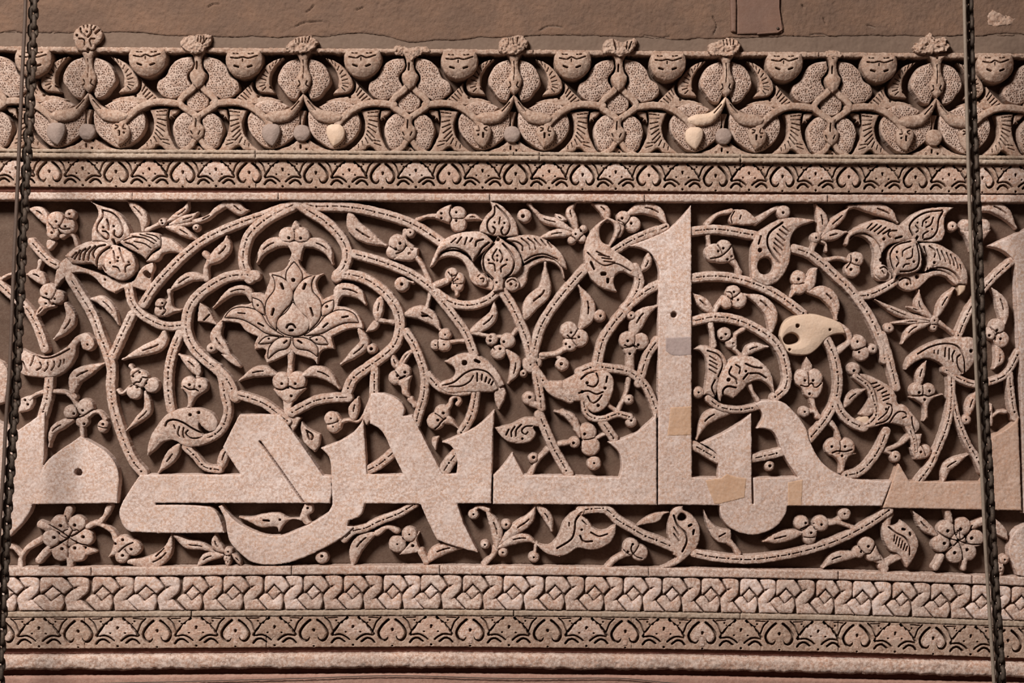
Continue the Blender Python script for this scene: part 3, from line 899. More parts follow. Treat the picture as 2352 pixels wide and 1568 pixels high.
g 9 520,70 590,110
g 9 515,110 580,150
g 12 570,210 540,280 570,350
F 420,325,54
P palmette_wing 24 6| 690,40! 760,-5 900,-5 1020,70 1090,170 1112,330! 1070,260 980,210 870,240! 820,300 740,375! 650,350 620,410! 590,320 600,220 640,120
g 14 720,90 700,150 760,200 770,240
g 12 760,70 800,100 790,150
g 14 850,60 920,90 1000,100
g 14 890,150 970,150 1040,190
g 14 830,200 870,150
g 15 760,280 680,270 640,320 670,390
d 17 693,208
d 11 852,130
T 44 885,240 920,320 965,395
V 68 510,380 600,450 720,482 850,478 965,452
L 120 700,510 580,520 480,590 402,755
V 88 375,810 480,870 600,940
V 85 920,930 1050,905 1190,870
F 1072,1000,48
d 13 1075,1000
F 1380,195,84 1480,190,86
+o 1310,230! 1565,230! 1540,340 1480,380 1400,350 1370,290
g 10 1360,260 1420,270 1460,240 1490,280 1550,240
d 11 1397,215 1472,215 1440,337
P bud 16 2| 1410,-5! 1465,85 1440,140! 1385,125
T 55 1460,370 1480,450 1515,545
F 1395,503,50
T 48 1400,505 1480,500 1530,550
d 12 1397,497
V 90 1680,400 1740,520 1830,600 1940,645
F 1660,828,84 1780,828,84
+o 1590,890! 1865,885! 1790,930 1758,1065! 1715,1065! 1710,960 1640,900
g 11 1650,880 1700,862 1760,870 1830,850
d 11 1645,823 1766,822 1740,908
T 55 1710,755 1690,670 1638,600
V 85 2145,680 2085,830 2000,960 1890,1060 1775,1085
F 1850,110,62
d 11 1848,125
V 60 1860,175 1980,270 2030,400 2055,520 2000,600 1930,640
L 85 1765,455 1830,360 1955,295
V 82 2110,-200 2160,-30 2200,130 2240,280
T 52 2360,720 2280,800 2140,850
F 2230,915,54
T 40 2130,860 2200,890
d 12 2233,910
@ 1000 1130 4
F 350,205,50
L 110 565,510 560,340 455,145
T 50 480,170 400,140 345,180
d 12 350,205
L 115 595,475 740,340 860,250 925,118
L 90 935,125 1030,230 1070,360
L 100 575,515 700,445 830,425 925,475
F 455,485,40
F 650,300,45
d 10 652,300
F 620,555,45
T 62 555,520 530,580 450,660
F 905,600,50
T 34 925,480 915,570
P half_palmette 22 5| 925,475! 1050,490 1140,380 1190,260 1280,170 1370,150 1345,215! 1400,260 1450,330 1540,360 1660,290! 1635,420 1550,500 1430,530 1310,510 1230,560 1140,590! 1020,560
g 14 1345,185 1290,260 1280,350 1250,430 1120,515
g 14 1330,400 1360,450 1440,450
g 12 1430,370 1500,405 1580,385
g 9 1350,260 1390,300
g 10 1230,280 1230,310
d 10 1345,345
V 90 1330,170 1480,150 1580,165 1680,260 1800,330 1920,400 2050,450 2190,510
F 1800,505,80 1880,560,78 1760,555,44
+s 50 1750,570 1650,620 1585,690
g 9 1810,480 1800,530 1840,590 1900,610
d 10 1815,480 1770,550
P leaf 16 1| 2155,185! 2040,190 1930,240 1855,310! 1960,290 2050,270 2100,210
@ 1500 1130 4
P half_palmette 22 5| 275,125! 190,150 145,260 140,400 180,500 190,575! 220,600 140,660 60,695! 200,675 330,580 405,500 430,390 410,280 340,200 270,165!
-o 225,235 262,190 310,230 290,265 240,262
g 15 190,215 230,310 295,370 310,450 270,545
g 9 190,320 240,400
g 9 190,380 240,450
g 20 330,310 350,300
g 18 375,350 370,385
V 85 380,560 520,590 700,612 900,620 1100,598 1300,562 1500,510 1700,440 1900,340 2050,250 2170,165
P leaf 16 2| 465,150! 520,260 600,330 715,350! 700,460 600,455! 540,400 490,280
g 10 610,410 665,380
T 62 700,455 745,500 785,565
F 1370,285,70 1545,290,76 1440,375,72 1440,425,60
g 10 1360,340 1430,310 1480,290
d 10 1405,285 1550,300 1455,375
L 115 1370,375 1240,400 1120,430 1015,455
F 1762,200,60
T 62 1600,285 1680,275 1750,220
T 50 1690,270 1770,300 1850,335
d 10 1752,205
F 1965,490,80 1895,550,58
+o 2040,470! 2105,620! 1970,610
g 10 2050,475 2000,560 1960,570
d 11 1980,500 1915,548
L 110 1880,580 1740,590 1650,620 1568,695
T 90 2050,590 2110,650 2130,705
T 80 2110,680 2180,640 2260,590
@ 1890 455 5.0909
L 150 420,90 620,115 780,180 880,285
T 52 320,100 380,90 440,95
P palmette_petal 29 5| 1525,110! 1380,108 1200,130 1060,190 970,270 890,320! 950,400 1040,490 1150,505 1280,515 1390,490! 1420,400 1410,290 1430,200
g 17 1390,145 1200,170 1060,250 1008,340 1050,435
g 17 1400,160 1350,250 1330,380 1270,460 1180,485
g 13 1075,325 1115,370 1085,400
g 13 1225,390 1170,425 1165,470
g 14 1240,220 1170,270 1155,330
g 14 1285,230 1255,310 1200,345
g 26 1100,455 1080,490
d 10 1200,285 1270,365 1100,290
P palmette_wing 25 7| 900,325! 780,280 650,252 500,290 380,350 290,430 260,535! 290,545 330,450 440,405 550,430 640,520 690,640! 780,540 900,510 1040,490! 980,400
g 12 570,300 515,355
g 13 630,310 555,375
g 13 680,325 600,390
g 13 730,345 640,420
g 14 780,370 700,420
g 14 860,380 780,390 760,430 790,460
g 20 920,450 850,470
g 14 400,425 500,420 600,500 670,570
d 16 710,480
P palmette_calyx 17 0| 330,480! 400,430 520,470 590,570 605,680 590,830 620,930 720,960! 790,960 800,880 700,800 690,640! 640,520 540,440 430,412
d 20 685,720
P palmette_calyx 18 1| 870,970! 900,900 1000,870 1170,880 1300,850 1450,855 1560,920 1610,1010! 1550,1005 1430,905 1280,910 1180,1000 1080,1070 980,1075 900,1030
g 17 900,960 960,930 1020,950 1035,1000
d 22 1105,920
d 14 990,1005
P palmette_wing 25 7| 1130,530! 1300,525 1450,590 1580,680 1660,800 1690,900 1685,1005! 1570,1005! 1500,900 1380,840 1270,825 1190,860! 1235,720 1180,620
g 16 1180,570 1220,680 1225,850
g 14 1240,560 1310,620 1300,690
g 13 1330,600 1360,680 1370,720
g 13 1380,620 1420,700 1430,740
g 13 1440,640 1480,730 1485,770
g 13 1490,660 1525,740 1530,790
g 12 1540,700 1570,770 1575,820
g 12 1600,780 1615,830
g 16 1260,825 1400,815 1530,870 1600,960
d 16 1300,755
P palmette_heart 31 9| 1075,470! 900,520 790,590 765,690 790,790 820,880! 830,970! 870,900 1000,880 1120,840 1150,740 1130,600
g 17 1020,505 860,550 785,650 800,770 830,840
g 17 1095,540 1120,680 1100,800 1020,850 900,860
g 12 1020,570 930,620 920,680
g 12 1040,600 1030,690 970,715
g 13 850,685 880,740 850,800
g 13 1000,770 950,780 930,810
d 14 860,632 1055,745
F:palmette_scroll 690,860,85
g 16 670,820 720,805 765,860 745,930
g 12 690,850 720,890
P:pale palmette_tip 19 2| 1585,1012! 1675,1012! 1660,1080 1600,1135! 1590,1070
L 115 1280,1400 1140,1260 1130,1075
L 105 1340,1390 1430,1200 1545,1050
L 90 1260,1420 1000,1375 800,1290 615,1185
L 70 1240,1445 1050,1440 820,1460
L 55 1180,1340 1090,1300 1000,1270
L 110 1250,1460 1050,1530 935,1700
F 1305,1510,44 1310,1430,60
F 780,1520,58
T 58 1370,1450 1540,1580
V 95 2220,730 1990,940 1780,1200 1660,1430 1570,1650
F 1520,330,62
F 1680,320,78 1890,320,78
+o 1620,380! 1965,370! 1870,520 1850,620! 1740,620! 1700,500
d 14 1525,335
L 160 1840,125 1980,90 2150,180 2270,345
L 145 2130,1460 2120,1320 2080,1180 1975,1045
F 2050,1500,92 2090,1650,98 1990,1580,80
g 12 1960,1500 2020,1600 2020,1660
d 14 2040,1545 2080,1645 1950,1605
T 70 2050,1700 2060,1860
L 120 2040,1740 2080,1870 2010,1990
K:letter 26 1940,555 2120,480~ 2360,370 2420,340 2420,3680 2345,3680 2320,2700 2300,1900 2245,760 2230,720 2120,620~
@ 1890 740 5.0909
P half_palmette 22 6| 430,600! 560,630 700,700 800,770 860,860 880,950 960,970 1040,1060 1120,1170 1130,1240 1080,1290! 1000,1230 880,1190 760,1175 640,1215 520,1235 450,1210! 560,1180 625,1100 645,1000 620,850 560,730 480,670
g 13 440,640 560,730 622,860 625,1000 650,1100
g 13 620,1190 740,1150 805,1050 800,970 745,950
g 13 780,1175 860,1060 940,1045 980,1090 930,1120
g 12 650,1140 740,1060 770,990
g 13 560,725 630,705
g 13 600,765 665,735
g 13 640,800 710,765
g 13 690,830 745,805
g 13 700,870 775,845
g 13 705,915 770,890
g 14 1040,1110 1050,1200 1080,1270
d 12 737,1017
P leaf 17 2| 560,860! 600,960 590,1060 520,1100 435,1075! 510,970
P:pale restored_patch 18 2| 380,1160! 520,1100 540,1190 460,1245!
V 75 1000,1220 1060,1350 1085,1500
P palmette_tip 18 1| 1040,1310! 1160,1305! 1130,1490! 1075,1490!
F 1150,1520,80 1200,1500,72
+o 1025,1470! 1280,1520! 1210,1590 1080,1600!
d 14 1150,1518
P half_palmette 23 6| 968,560! 1000,430 1120,320 1300,230 1480,190 1620,175 1770,190 1810,300 1790,420 1700,560! 1640,600 1560,625 1460,560 1380,480 1280,430 1180,420 1060,480
g 15 1110,370 1250,290 1420,250 1570,280 1640,400 1660,580
g 12 1300,330 1300,360
g 12 1345,330 1345,370
g 15 1430,300 1425,400
g 15 1475,310 1475,430
g 15 1535,335 1510,390 1520,460
g 15 1600,380 1565,420 1580,520 1630,590
d 20 1730,335
V 85 1430,550 1600,660 1790,725 1950,700 2130,620 2230,480 2290,350
V 95 1500,580 1510,800 1490,1050 1430,1280 1340,1500 1250,1690 1120,1865
V 85 1520,850 1560,1050 1620,1230 1700,1420 1790,1560 1870,1740
V 90 2185,600 2200,800 2225,980 2255,1120
F 1110,800,90 1235,800,92
+o 1010,875! 1415,840! 1300,890 1240,960 1235,1110! 1180,1160! 1180,980 1100,910
g 12 1050,860 1130,860 1190,850 1240,865 1330,830
d 15 1130,822 1250,805 1195,905
L 115 1130,740 1150,590 1215,450
L 115 1700,1100 1740,950 1810,800
F 1680,1140,60
T 52 1950,1130 2050,1055 2145,1045
L 80 1980,1200 1960,1080 1980,960
@ 1890 1030 5.0909
K:letter 26 700,690 805,385 885,168 940,270 1008,380 1850,395 1900,300~ 1930,0~ 1985,-150 2170,-250~ 2280,-366 2320,720 2020,717
L 125 1415,385 1450,230 1560,150 1710,70
F 1450,950,108 1640,910,108 1790,1050,104 1385,1110,108 1550,1240,104 1700,1210,108 1590,1080,90
+s 76 1490,850 1465,735
+s 85 1770,900 1880,850
+s 80 1390,1270 1325,1390
+s 60 1670,1290 1655,1400
g 12 1590,1080 1540,950 1550,860
g 12 1590,1080 1450,1040 1330,960
g 12 1590,1080 1500,1170 1430,1230
g 12 1590,1080 1630,1190 1640,1300
g 12 1590,1080 1730,1120 1870,1120
g 12 1600,1080 1700,1000 1750,900
g 10 1570,1020 1590,960 1610,1060
d 18 1465,965 1615,945 1745,1050 1425,1110 1545,1220 1690,1185
d 22 1590,1080
L 125 1330,1010 1190,900 1060,735
P half_palmette 22 6| 700,870! 790,900 880,885 915,840! 1000,900 1080,1000 1120,1110 1080,1250 985,1395! 950,1330 880,1230 790,1190 735,1110 700,1000
g 15 770,915 850,980 960,1040 1010,1130 1012,1240
g 12 840,1010 830,1080
g 12 870,1030 850,1110
g 12 900,1050 880,1140
g 12 930,1080 910,1160
g 12 960,1110 940,1180
g 12 985,1140 970,1190
g 26 930,940 955,945
g 22 1015,985 1025,1010
T 100 750,880 790,770
P leaf 16 2| 2030,830! 2150,950 2170,1070! 2010,960
F 2130,1300,56
F 2080,1400,50
L 110 2040,1500 2070,1440 2110,1350
P:letter letter_tail 24 0| 2420,870! 2260,950 2190,1080 2170,1200 2220,1350 2280,1480! 2420,1500!
'''
UP = '''
@ 0 50 4
U A 820
P stippled_lobe 22 6| 770,315! 650,365 590,450 572,540 620,620 680,690 760,710! 800,600 780,500 810,420
s
M
P comb_leaf 18 3| 985,305! 1120,350 1220,440 1272,540 1250,620 1190,642 1080,650! 1130,560 1120,460 1060,370
g 6 1030,320 1045,345
g 6 1070,340 1085,370
g 6 1105,365 1110,395
g 6 1140,395 1125,430
g 6 1175,430 1150,465
g 6 1205,470 1160,495
g 6 1220,510 1170,525
g 6 1230,550 1175,550
g 6 1225,585 1180,570
g 6 1200,620 1170,590
g 14 1110,600 1130,590
M
P comb_leaf 15 1| 1290,520! 1350,590 1480,710! 1320,745 1200,740 1010,720! 1110,680 1240,660 1290,600
g 7 1330,580 1300,630
g 7 1350,610 1310,660
g 7 1375,640 1330,685
g 7 1400,665 1350,705
g 7 1425,690 1380,720
d 12 1240,672
M
P stippled_lens 17 3| 950,765! 1050,712 1180,700 1300,755! 1200,830 1050,835
s
M
P stippled_disc 17 6| 850,860! 880,790 1000,820 1150,860 1300,790! 1345,900 1310,1020 1200,1130 1090,1160 960,1090 880,1010
s
M
P curled_leaf 27 6| 812,640! 850,680 915,760 1000,800 1100,815 1190,850! 1160,900 1060,920 950,895 880,820 830,720
g 8 860,720 930,800
M
V:arched_stem 66 1130,930 1200,850 1310,770 1450,730 1650,745
h 26
M
P pointed_bud 30 6| 1150,930! 1195,975 1190,1060 1130,1120 1095,1135! 1040,1040 1035,960 1080,930!
g 16 1105,1005 1105,1040
g 8 1070,950 1095,965 1070,985
g 8 1150,940 1140,980 1165,985
d 8 1150,1020
M
P rim_arc 14 0| 870,1070! 960,1130 1090,1170 1180,1180! 1090,1185 940,1175 860,1130
M
P stalk 34 6| 740,265! 895,265! 858,330 862,430 890,520 868,600 820,650! 768,600 752,520 790,430 782,340
g 7 816,350 822,430 815,520
g 18 818,270 818,285
g 8 780,540 790,570 770,590
g 8 855,540 845,570 865,590
P round_knob 24 5|
+c 802,1010,76
P foot 16 0| 690,1178! 760,1090 800,1070 845,1090 910,1178!
g 14 790,1120 790,1145
d 9 735,1155 845,1155
P small_stem 10 0| 770,800! 840,800! 815,870 810,940! 790,940! 790,870
P boss 36 14| 1211,252! 1513,252! 1532,308 1531,367 1510,422 1472,467 1420,497 1362,507 1304,497 1252,467 1214,422 1193,367 1192,308
g 8 1265,280 1312,283
g 8 1400,283 1445,279
g 10 1240,318 1310,328 1350,308 1400,325 1480,300
g 14 1278,392 1312,404
g 14 1396,404 1432,390
g 8 1350,330 1350,350
P boss 36 14| 2102,262! 2394,262! 2414,317 2413,375 2393,429 2356,474 2305,503 2248,513 2191,503 2140,474 2103,429 2083,375 2082,317
g 8 2150,290 2195,293
g 8 2290,293 2335,289
g 10 2130,330 2190,335 2240,325 2290,335 2370,310
g 14 2165,406 2200,416
g 14 2288,416 2322,404
g 8 2240,345 2240,365
U B 1820
P stippled_lobe 22 6| 1770,305! 1640,330 1560,400 1520,485 1450,540 1438,620 1510,690 1610,712! 1700,650 1760,590 1725,490 1780,400
s
M
P stalk 33 6| 1750,265! 1890,265! 1855,340 1865,430 1895,490 1865,570 1820,610! 1765,550 1748,480 1790,420 1790,340
g 14 1815,370 1812,430
g 20 1822,275 1822,290
V:ring_stem 60 1820,540 1760,620 1685,680 1655,740 1720,800 1810,860
h 26
M
P stippled_disc 17 4|
+c 1812,710,112
s
P stippled_lobe 20 6| 1750,800! 1640,850 1585,950 1600,1070 1650,1160 1740,1150! 1790,1060 1770,980 1790,900
s
M
P stalk 28 5| 1750,840! 1860,840! 1845,920 1880,970 1870,1040 1820,1090! 1755,1040 1738,970 1780,910
g 12 1805,890 1803,960
g 8 1760,1000 1775,1030
g 8 1845,1000 1830,1030
V:ring_stem 52 1805,1060 1750,1140 1650,1195
h 24
M
P comb_leaf 16 3| 1365,795! 1555,780! 1535,850 1550,1000 1610,1130 1650,1175! 1530,1175 1450,1125 1400,1165 1240,1178! 1370,1060 1410,930
g 7 1440,820 1530,810
g 7 1440,850 1530,850
g 7 1450,885 1525,900
g 7 1445,920 1520,950
g 7 1440,950 1510,1000
g 7 1435,985 1500,1050
g 7 1425,1015 1480,1080
g 7 1415,1050 1440,1100
g 6 1385,1080 1395,1120
g 6 1350,1110 1355,1140
g 6 1500,1100 1560,1120
g 6 1480,1070 1550,1080
M
P small_scroll 14 0| 1560,800! 1640,790 1620,830 1580,850 1590,870! 1565,860 1550,900!
M
P foot 14 0| 1740,1190! 1800,1120 1880,1190!
d 9 1780,1165 1830,1165
'''
# ---------------------------------------------------------------- horizontal lines of the wall
def lerp(x, T):
    return float(np.interp(x, [a for a, _ in T], [b for _, b in T]))
DL = [(-60, 2), (0, 0), (300, -1), (600, -3), (1000, -5), (1300, -2), (1600, 2), (1900, 7), (2100, 13), (2352, 22), (2420, 24)]
DU = [(-60, -2), (150, 0), (700, 3), (1200, 6), (1600, 10), (2000, 13), (2352, 15), (2420, 15)]
DP = [(-60, 0), (0, 0), (700, 1), (1300, 4), (1800, 5), (2352, 6), (2420, 6)]
def strip(name, ya, yb, T, H, mt, parent, base=-28, x0=-280, x1=2620, joints=(), dome=0, bev=3, wear=.6, rag=0, g=2.0, kind=None, T2=None, ta=None):
    xs = [x0]+[j for j in joints if x0 < j < x1]+[x1]; out = []
    for a, b in zip(xs[:-1], xs[1:]):
        p = Piece(name, H+R0.uniform(-.5, .5), dome, mt, bev=bev, g=g, base=base, wear=wear)
        st = 12; X = list(np.arange(a+.8, b-.8, st))+[b-.8]
        up = [(x, ya+lerp(x, ta or T)) for x in X]
        lo = [(x, yb+lerp(x, T)+(rag*(vnoise(np.array([x]), np.array([yb]), 31)[0]+.8*vnoise(np.array([x]), np.array([yb+9]), 12)[0]))) for x in reversed(X)]
        p.poly(up+lo); me = p.mesh()
        o = link(name, me, parent, kind=kind); out.append(o)
    return out
# structure: the wall itself, plastered above the friezes
def slab(name, xa, xb, ya, yb, h, mt, amp, step=5, thick=60, kind='structure', parent=None, T1=None, T2=None):
    xs = np.arange(xa, xb+step, step); ys = np.arange(ya, yb+step, step); X, Y = np.meshgrid(xs, ys)
    if T1:
        o1 = np.interp(xs, [a for a, _ in T1], [b for _, b in T1]); o2 = np.interp(xs, [a for a, _ in T2], [b for _, b in T2])
        f = ((Y-ya)/(ys[-1]-ya)); Y = ya+o1[None, :]+f*(yb+o2-ya-o1)[None, :]
    Z = h+vnoise(X, Y, 60)*amp*1.4+vnoise(X+9, Y, 17)*amp*.6+vnoise(X, Y+40, 6)*amp*.35
    nr, nc = X.shape; idx = np.arange(nr*nc).reshape(nr, nc)
    F = np.stack([idx[:-1, :-1].ravel(), idx[1:, :-1].ravel(), idx[1:, 1:].ravel(), idx[:-1, 1:].ravel()], 1)
    ring = np.concatenate([idx[0, :], idx[1:, -1], idx[-1, -2::-1], idx[-2:0:-1, 0]])
    V = np.stack([X.ravel(), Y.ravel(), Z.ravel()], 1); n0 = len(V)
    B = V[ring].copy(); B[:, 2] = -thick; V = np.concatenate([V, B]); m = len(ring)
    W_ = np.stack([ring, np.roll(ring, -1), n0+(np.arange(m)+1) % m, n0+np.arange(m)], 1)
    co_ = np.stack([(V[:, 0]-CX)*S, -V[:, 2]*S, (CY-V[:, 1])*S], 1)
    return link(name, mk_mesh(name, co_, np.concatenate([F, W_]).astype(np.int32), M[mt]), parent, kind=kind)
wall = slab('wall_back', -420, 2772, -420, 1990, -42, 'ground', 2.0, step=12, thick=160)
def ragged(name, pts, H, mt, parent, wear=1.4, base=0, g=2.3, bev=2.0, kind=None, label=None, cracks=()):
    p = Piece(name, H, 0, mt, bev=bev, g=g, base=base, wear=wear); p.poly(pts)
    for q, w in cracks: p.groove(catmull([(x+R0.uniform(-1, 1), y+R0.uniform(-1.5, 1.5)) for x, y in q], 6), w, 2.4)
    return link(name, p.mesh(), parent, kind=kind, label=label)
XS = list(range(-300, 2641, 20))
def nz(x, k, a, s=40): return a*2*float(vnoise(np.array([float(x)]), np.array([k*57.0]), s)[0])
plaster = ragged('wall_plaster', [(-300, -300), (2640, -300)]+[(x, lerp(x, [(0, 76), (300, 74), (400, 82), (620, 86), (740, 84), (850, 76), (930, 98), (1100, 88), (1300, 80), (1560, 92), (1700, 86), (1900, 84), (2420, 82)])+nz(x, 1, 3, 22)+nz(x, 3, 1.5, 7)) for x in reversed(XS)], 30, 'plaster', None, wear=1.0, kind='structure', cracks=[([(8, 77), (20, 75), (38, 73)], 2), ([(100, 84), (112, 81), (126, 75)], 2), ([(480, 17), (490, 13), (503, 9)], 2), ([(680, 62), (700, 55), (740, 52)], 1.8), ([(705, 30), (716, 22), (722, 12)], 1.8), ([(820, 24), (835, 18)], 2), ([(1240, 72), (1262, 60), (1290, 64)], 1.8), ([(1480, 84), (1520, 90), (1536, 86)], 2), ([(1636, 40), (1645, 60), (1640, 80)], 1.6), ([(1860, 82), (1885, 80), (1902, 86)], 2), ([(1990, 60), (2010, 66)], 1.6), ([(2260, 84), (2300, 80), (2345, 82)], 1.8), ([(1890, 44), (1895, 56)], 1.6), ([(1842, 12), (1846, 18)], 3)])
under = ragged('trim_4', [(-300, 60), (2640, 60)]+[(x, 111.5+lerp(x, DU)*1.0+nz(x, 5, 2, 25)) for x in reversed(XS)], 27, 'smooth', None, wear=.6, base=-28, kind='structure')
chip = ragged('chipped_hollow', [(2268, 58), (2266, 38), (2277, 22), (2286, 30), (2300, 34), (2331, 44), (2322, 56), (2300, 60), (2285, 64)], 31.3, 'brown', plaster, wear=2.2, base=26, g=1.5, label='rough orange chip where the plaster broke away')
# ---------------------------------------------------------------- upper palmette frieze
uf = thing('palmette_frieze', 'topmost carved stone frieze of stippled palmettes and round bosses under brown plaster', 'frieze')
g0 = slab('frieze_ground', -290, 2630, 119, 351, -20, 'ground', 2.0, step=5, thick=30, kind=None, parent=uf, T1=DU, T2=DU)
strip('top_rim', 110, 120, DU, 34, 'brown', uf, rag=3, g=1.6, wear=1.3, joints=(700, 1225, 1880), ta=[(a, b-1) for a, b in DU])
strip('frieze_ledge', 343, 351, DU, 33, 'lichen', uf, g=1.6, wear=.8, joints=(587, 1180, 1239, 1700))
strip('frieze_fillet', 352.3, 364, DU, 37, 'lichen', uf, g=1.7, wear=.8, dome=2, joints=(62, 588, 1239, 1700, 2225))
units = parse(UP)
for u in units.values():
    for p in u: p.mat = 'lobe' if p.name.startswith('stippled') else 'brown'; p.bev = 2.0; p.erode = 2.1 if p.name.startswith('stippled') else 1.3 if p.name == 'comb_leaf' else 0; p.H = 20+(p.H-20)*1.25 if p.H > 18 else p.H-2
def build_unit(lst, cx, cy=200.0):
    return [(p, p.mesh(cx, cy)) for p in lst]
import copy
smooth_bud = {}
for p in units['A']:
    if p.name == 'pointed_bud':                       # plain replacement buds, cut without any carving
        q = copy.deepcopy(p); q.gr = []; q.dots = []; q.wear = .2; smooth_bud[(p.bbox()[0]+p.bbox()[2])/2 > 205] = q.mesh(205.0, 200.0)
UA = build_unit(units['A'], 205.0); UB = build_unit(units['B'], 455.0)
slope = math.atan(15/2200)
def put(me, name, x, parent, y=200.0, sx=1.0, rot=None, h=0):
    o = link(name, me, parent, W(x, y+lerp(x, DU), h)); o.rotation_euler = (0, slope if rot is None else rot, 0); o.scale = (sx, 1, 1); return o
def paint(o, key, label=None):
    o.material_slots[0].link = 'OBJECT'; o.material_slots[0].material = M[key]
    if label: o['label'] = label
Apos = [-278, 205, 698, 1181, 1667, 2150, 2636]; Bpos = [-30, 455, 941, 1421, 1911, 2396]
BL = 'pale cream replacement piece, smoother than the old carving'
for i, ax in enumerate(Apos):
    sx = [1, 1, 1, .985, .98, .98, .98][i]
    for k, (p, me) in enumerate(UA):
        if ax < 0 and p.name == 'stalk': continue
        mn = min(v for v in (p.bbox()[0]-205+ax, 99999)); mx = p.bbox()[2]-205+ax
        if mx < -270 or mn > 2600: continue
        o = put(me, p.name, ax, uf, sx=sx)
        right = (p.bbox()[0]+p.bbox()[2])/2 > 205
        if p.name == 'pointed_bud' and (ax, right) in ((205, False), (698, True), (698, False), (1667, False)): o.data = smooth_bud[right]
        if ax == 698 and p.name == 'pointed_bud' and right: paint(o, 'pale', BL)
        if ax == 698 and p.name == 'pointed_bud' and not right: paint(o, 'grey')
        if ax == 205 and p.name == 'pointed_bud' and not right: paint(o, 'grey')
        if ax == 1667 and p.name in ('pointed_bud', 'curled_leaf') and not right: paint(o, 'pale', BL)
        if p.name == 'round_knob' and ax < 2000: paint(o, 'grey')
for i, ax in enumerate(Bpos):
    for k, (p, me) in enumerate(UB):
        mx = p.bbox()[2]-455+ax; mn = p.bbox()[0]-455+ax
        if mx < -270 or mn > 2600: continue
        put(me, p.name, ax, uf, sx=[1, 1, 1, .985, .98, .98, .98][i])
# the broken crowns that stand up over the rim
def crown(P, dots=(), gr=(), H=46, dome=4, wear=1.6, mt='brown'):
    p = Piece('broken_crown', H, dome, 'brown', bev=2.6, g=1.1, base=29, wear=wear*1.5); p.lean = 14 if wear > 1 else 0; p.poly(catmull(P, 5, True)); 
    p.gr += [(catmull(q, 4) if len(q) > 2 else q, w/2, 6) for q, w in gr]; p.dots += list(dots); link('broken_crown', p.mesh(), uf)
crown([(183, 117), (176, 100), (172, 84), (182, 68), (205, 59), (228, 64), (240, 82), (232, 97), (222, 106), (217, 117)],
      [(181, 84, 2.6), (204, 76, 2.2), (207, 117, 3.2)],
      [([(189, 68), (190, 76), (200, 86)], 3), ([(214, 72), (213, 80), (206, 88)], 4), ([(186, 92), (197, 94), (198, 106)], 2.5), ([(222, 92), (211, 94), (214, 110)], 2.5),
       ([(196, 62), (197, 67)], 2), ([(205, 60), (205, 66)], 2), ([(215, 60), (213, 68)], 2), ([(224, 64), (219, 72)], 2.5), ([(232, 72), (224, 80)], 4)], wear=.8)
crown([(430, 119), (418, 104), (424, 90), (440, 84), (458, 82), (486, 82), (489, 92), (482, 104), (472, 118), (452, 126)], gr=[([(458, 84), (457, 98)], 2), ([(464, 86), (464, 100)], 2), ([(470, 86), (471, 98)], 2), ([(478, 90), (468, 104)], 2)], mt='lichen')
crown([(660, 121), (662, 104), (676, 92), (690, 86), (705, 84), (722, 88), (732, 100), (722, 112), (712, 122), (686, 124)], gr=[([(680, 86), (682, 100)], 1.8), ([(688, 84), (689, 100)], 1.8), ([(696, 84), (696, 100)], 1.8), ([(705, 84), (703, 100)], 1.8), ([(713, 86), (709, 100)], 1.8)], mt='lichen')
crown([(908, 124), (906, 110), (924, 106), (938, 112), (960, 108), (984, 110), (990, 120), (968, 124), (945, 140), (932, 130)], H=36, mt='lichen')
crown([(1150, 124), (1146, 104), (1154, 90), (1168, 88), (1196, 84), (1208, 92), (1212, 104), (1202, 116), (1190, 126), (1170, 126)], gr=[([(1168, 92), (1168, 104)], 2), ([(1178, 90), (1180, 104)], 2), ([(1190, 88), (1188, 102)], 2)], mt='lichen')
crown([(1386, 126), (1384, 106), (1396, 94), (1410, 92), (1430, 98), (1448, 92), (1462, 92), (1458, 110), (1446, 124), (1425, 132), (1405, 126)], gr=[([(1410, 92), (1414, 116)], 4), ([(1440, 98), (1438, 116)], 2), ([(1450, 98), (1444, 114)], 2)])
crown([(1630, 128), (1626, 108), (1640, 98), (1652, 96), (1672, 90), (1692, 96), (1698, 110), (1690, 122), (1682, 130), (1650, 130)], gr=[([(1660, 94), (1662, 106)], 2), ([(1668, 93), (1669, 106)], 2), ([(1676, 92), (1676, 106)], 2), ([(1684, 94), (1682, 106)], 2)], mt='lichen')
crown([(1892, 128), (1896, 120), (1914, 117), (1930, 122), (1934, 130), (1912, 136)], H=35)
crown([(2096, 122), (2098, 104), (2110, 98), (2112, 92), (2126, 86), (2134, 78), (2142, 88), (2160, 90), (2172, 88), (2170, 100), (2178, 112), (2160, 120), (2140, 124)], H=44, wear=2.4, mt='lichen')
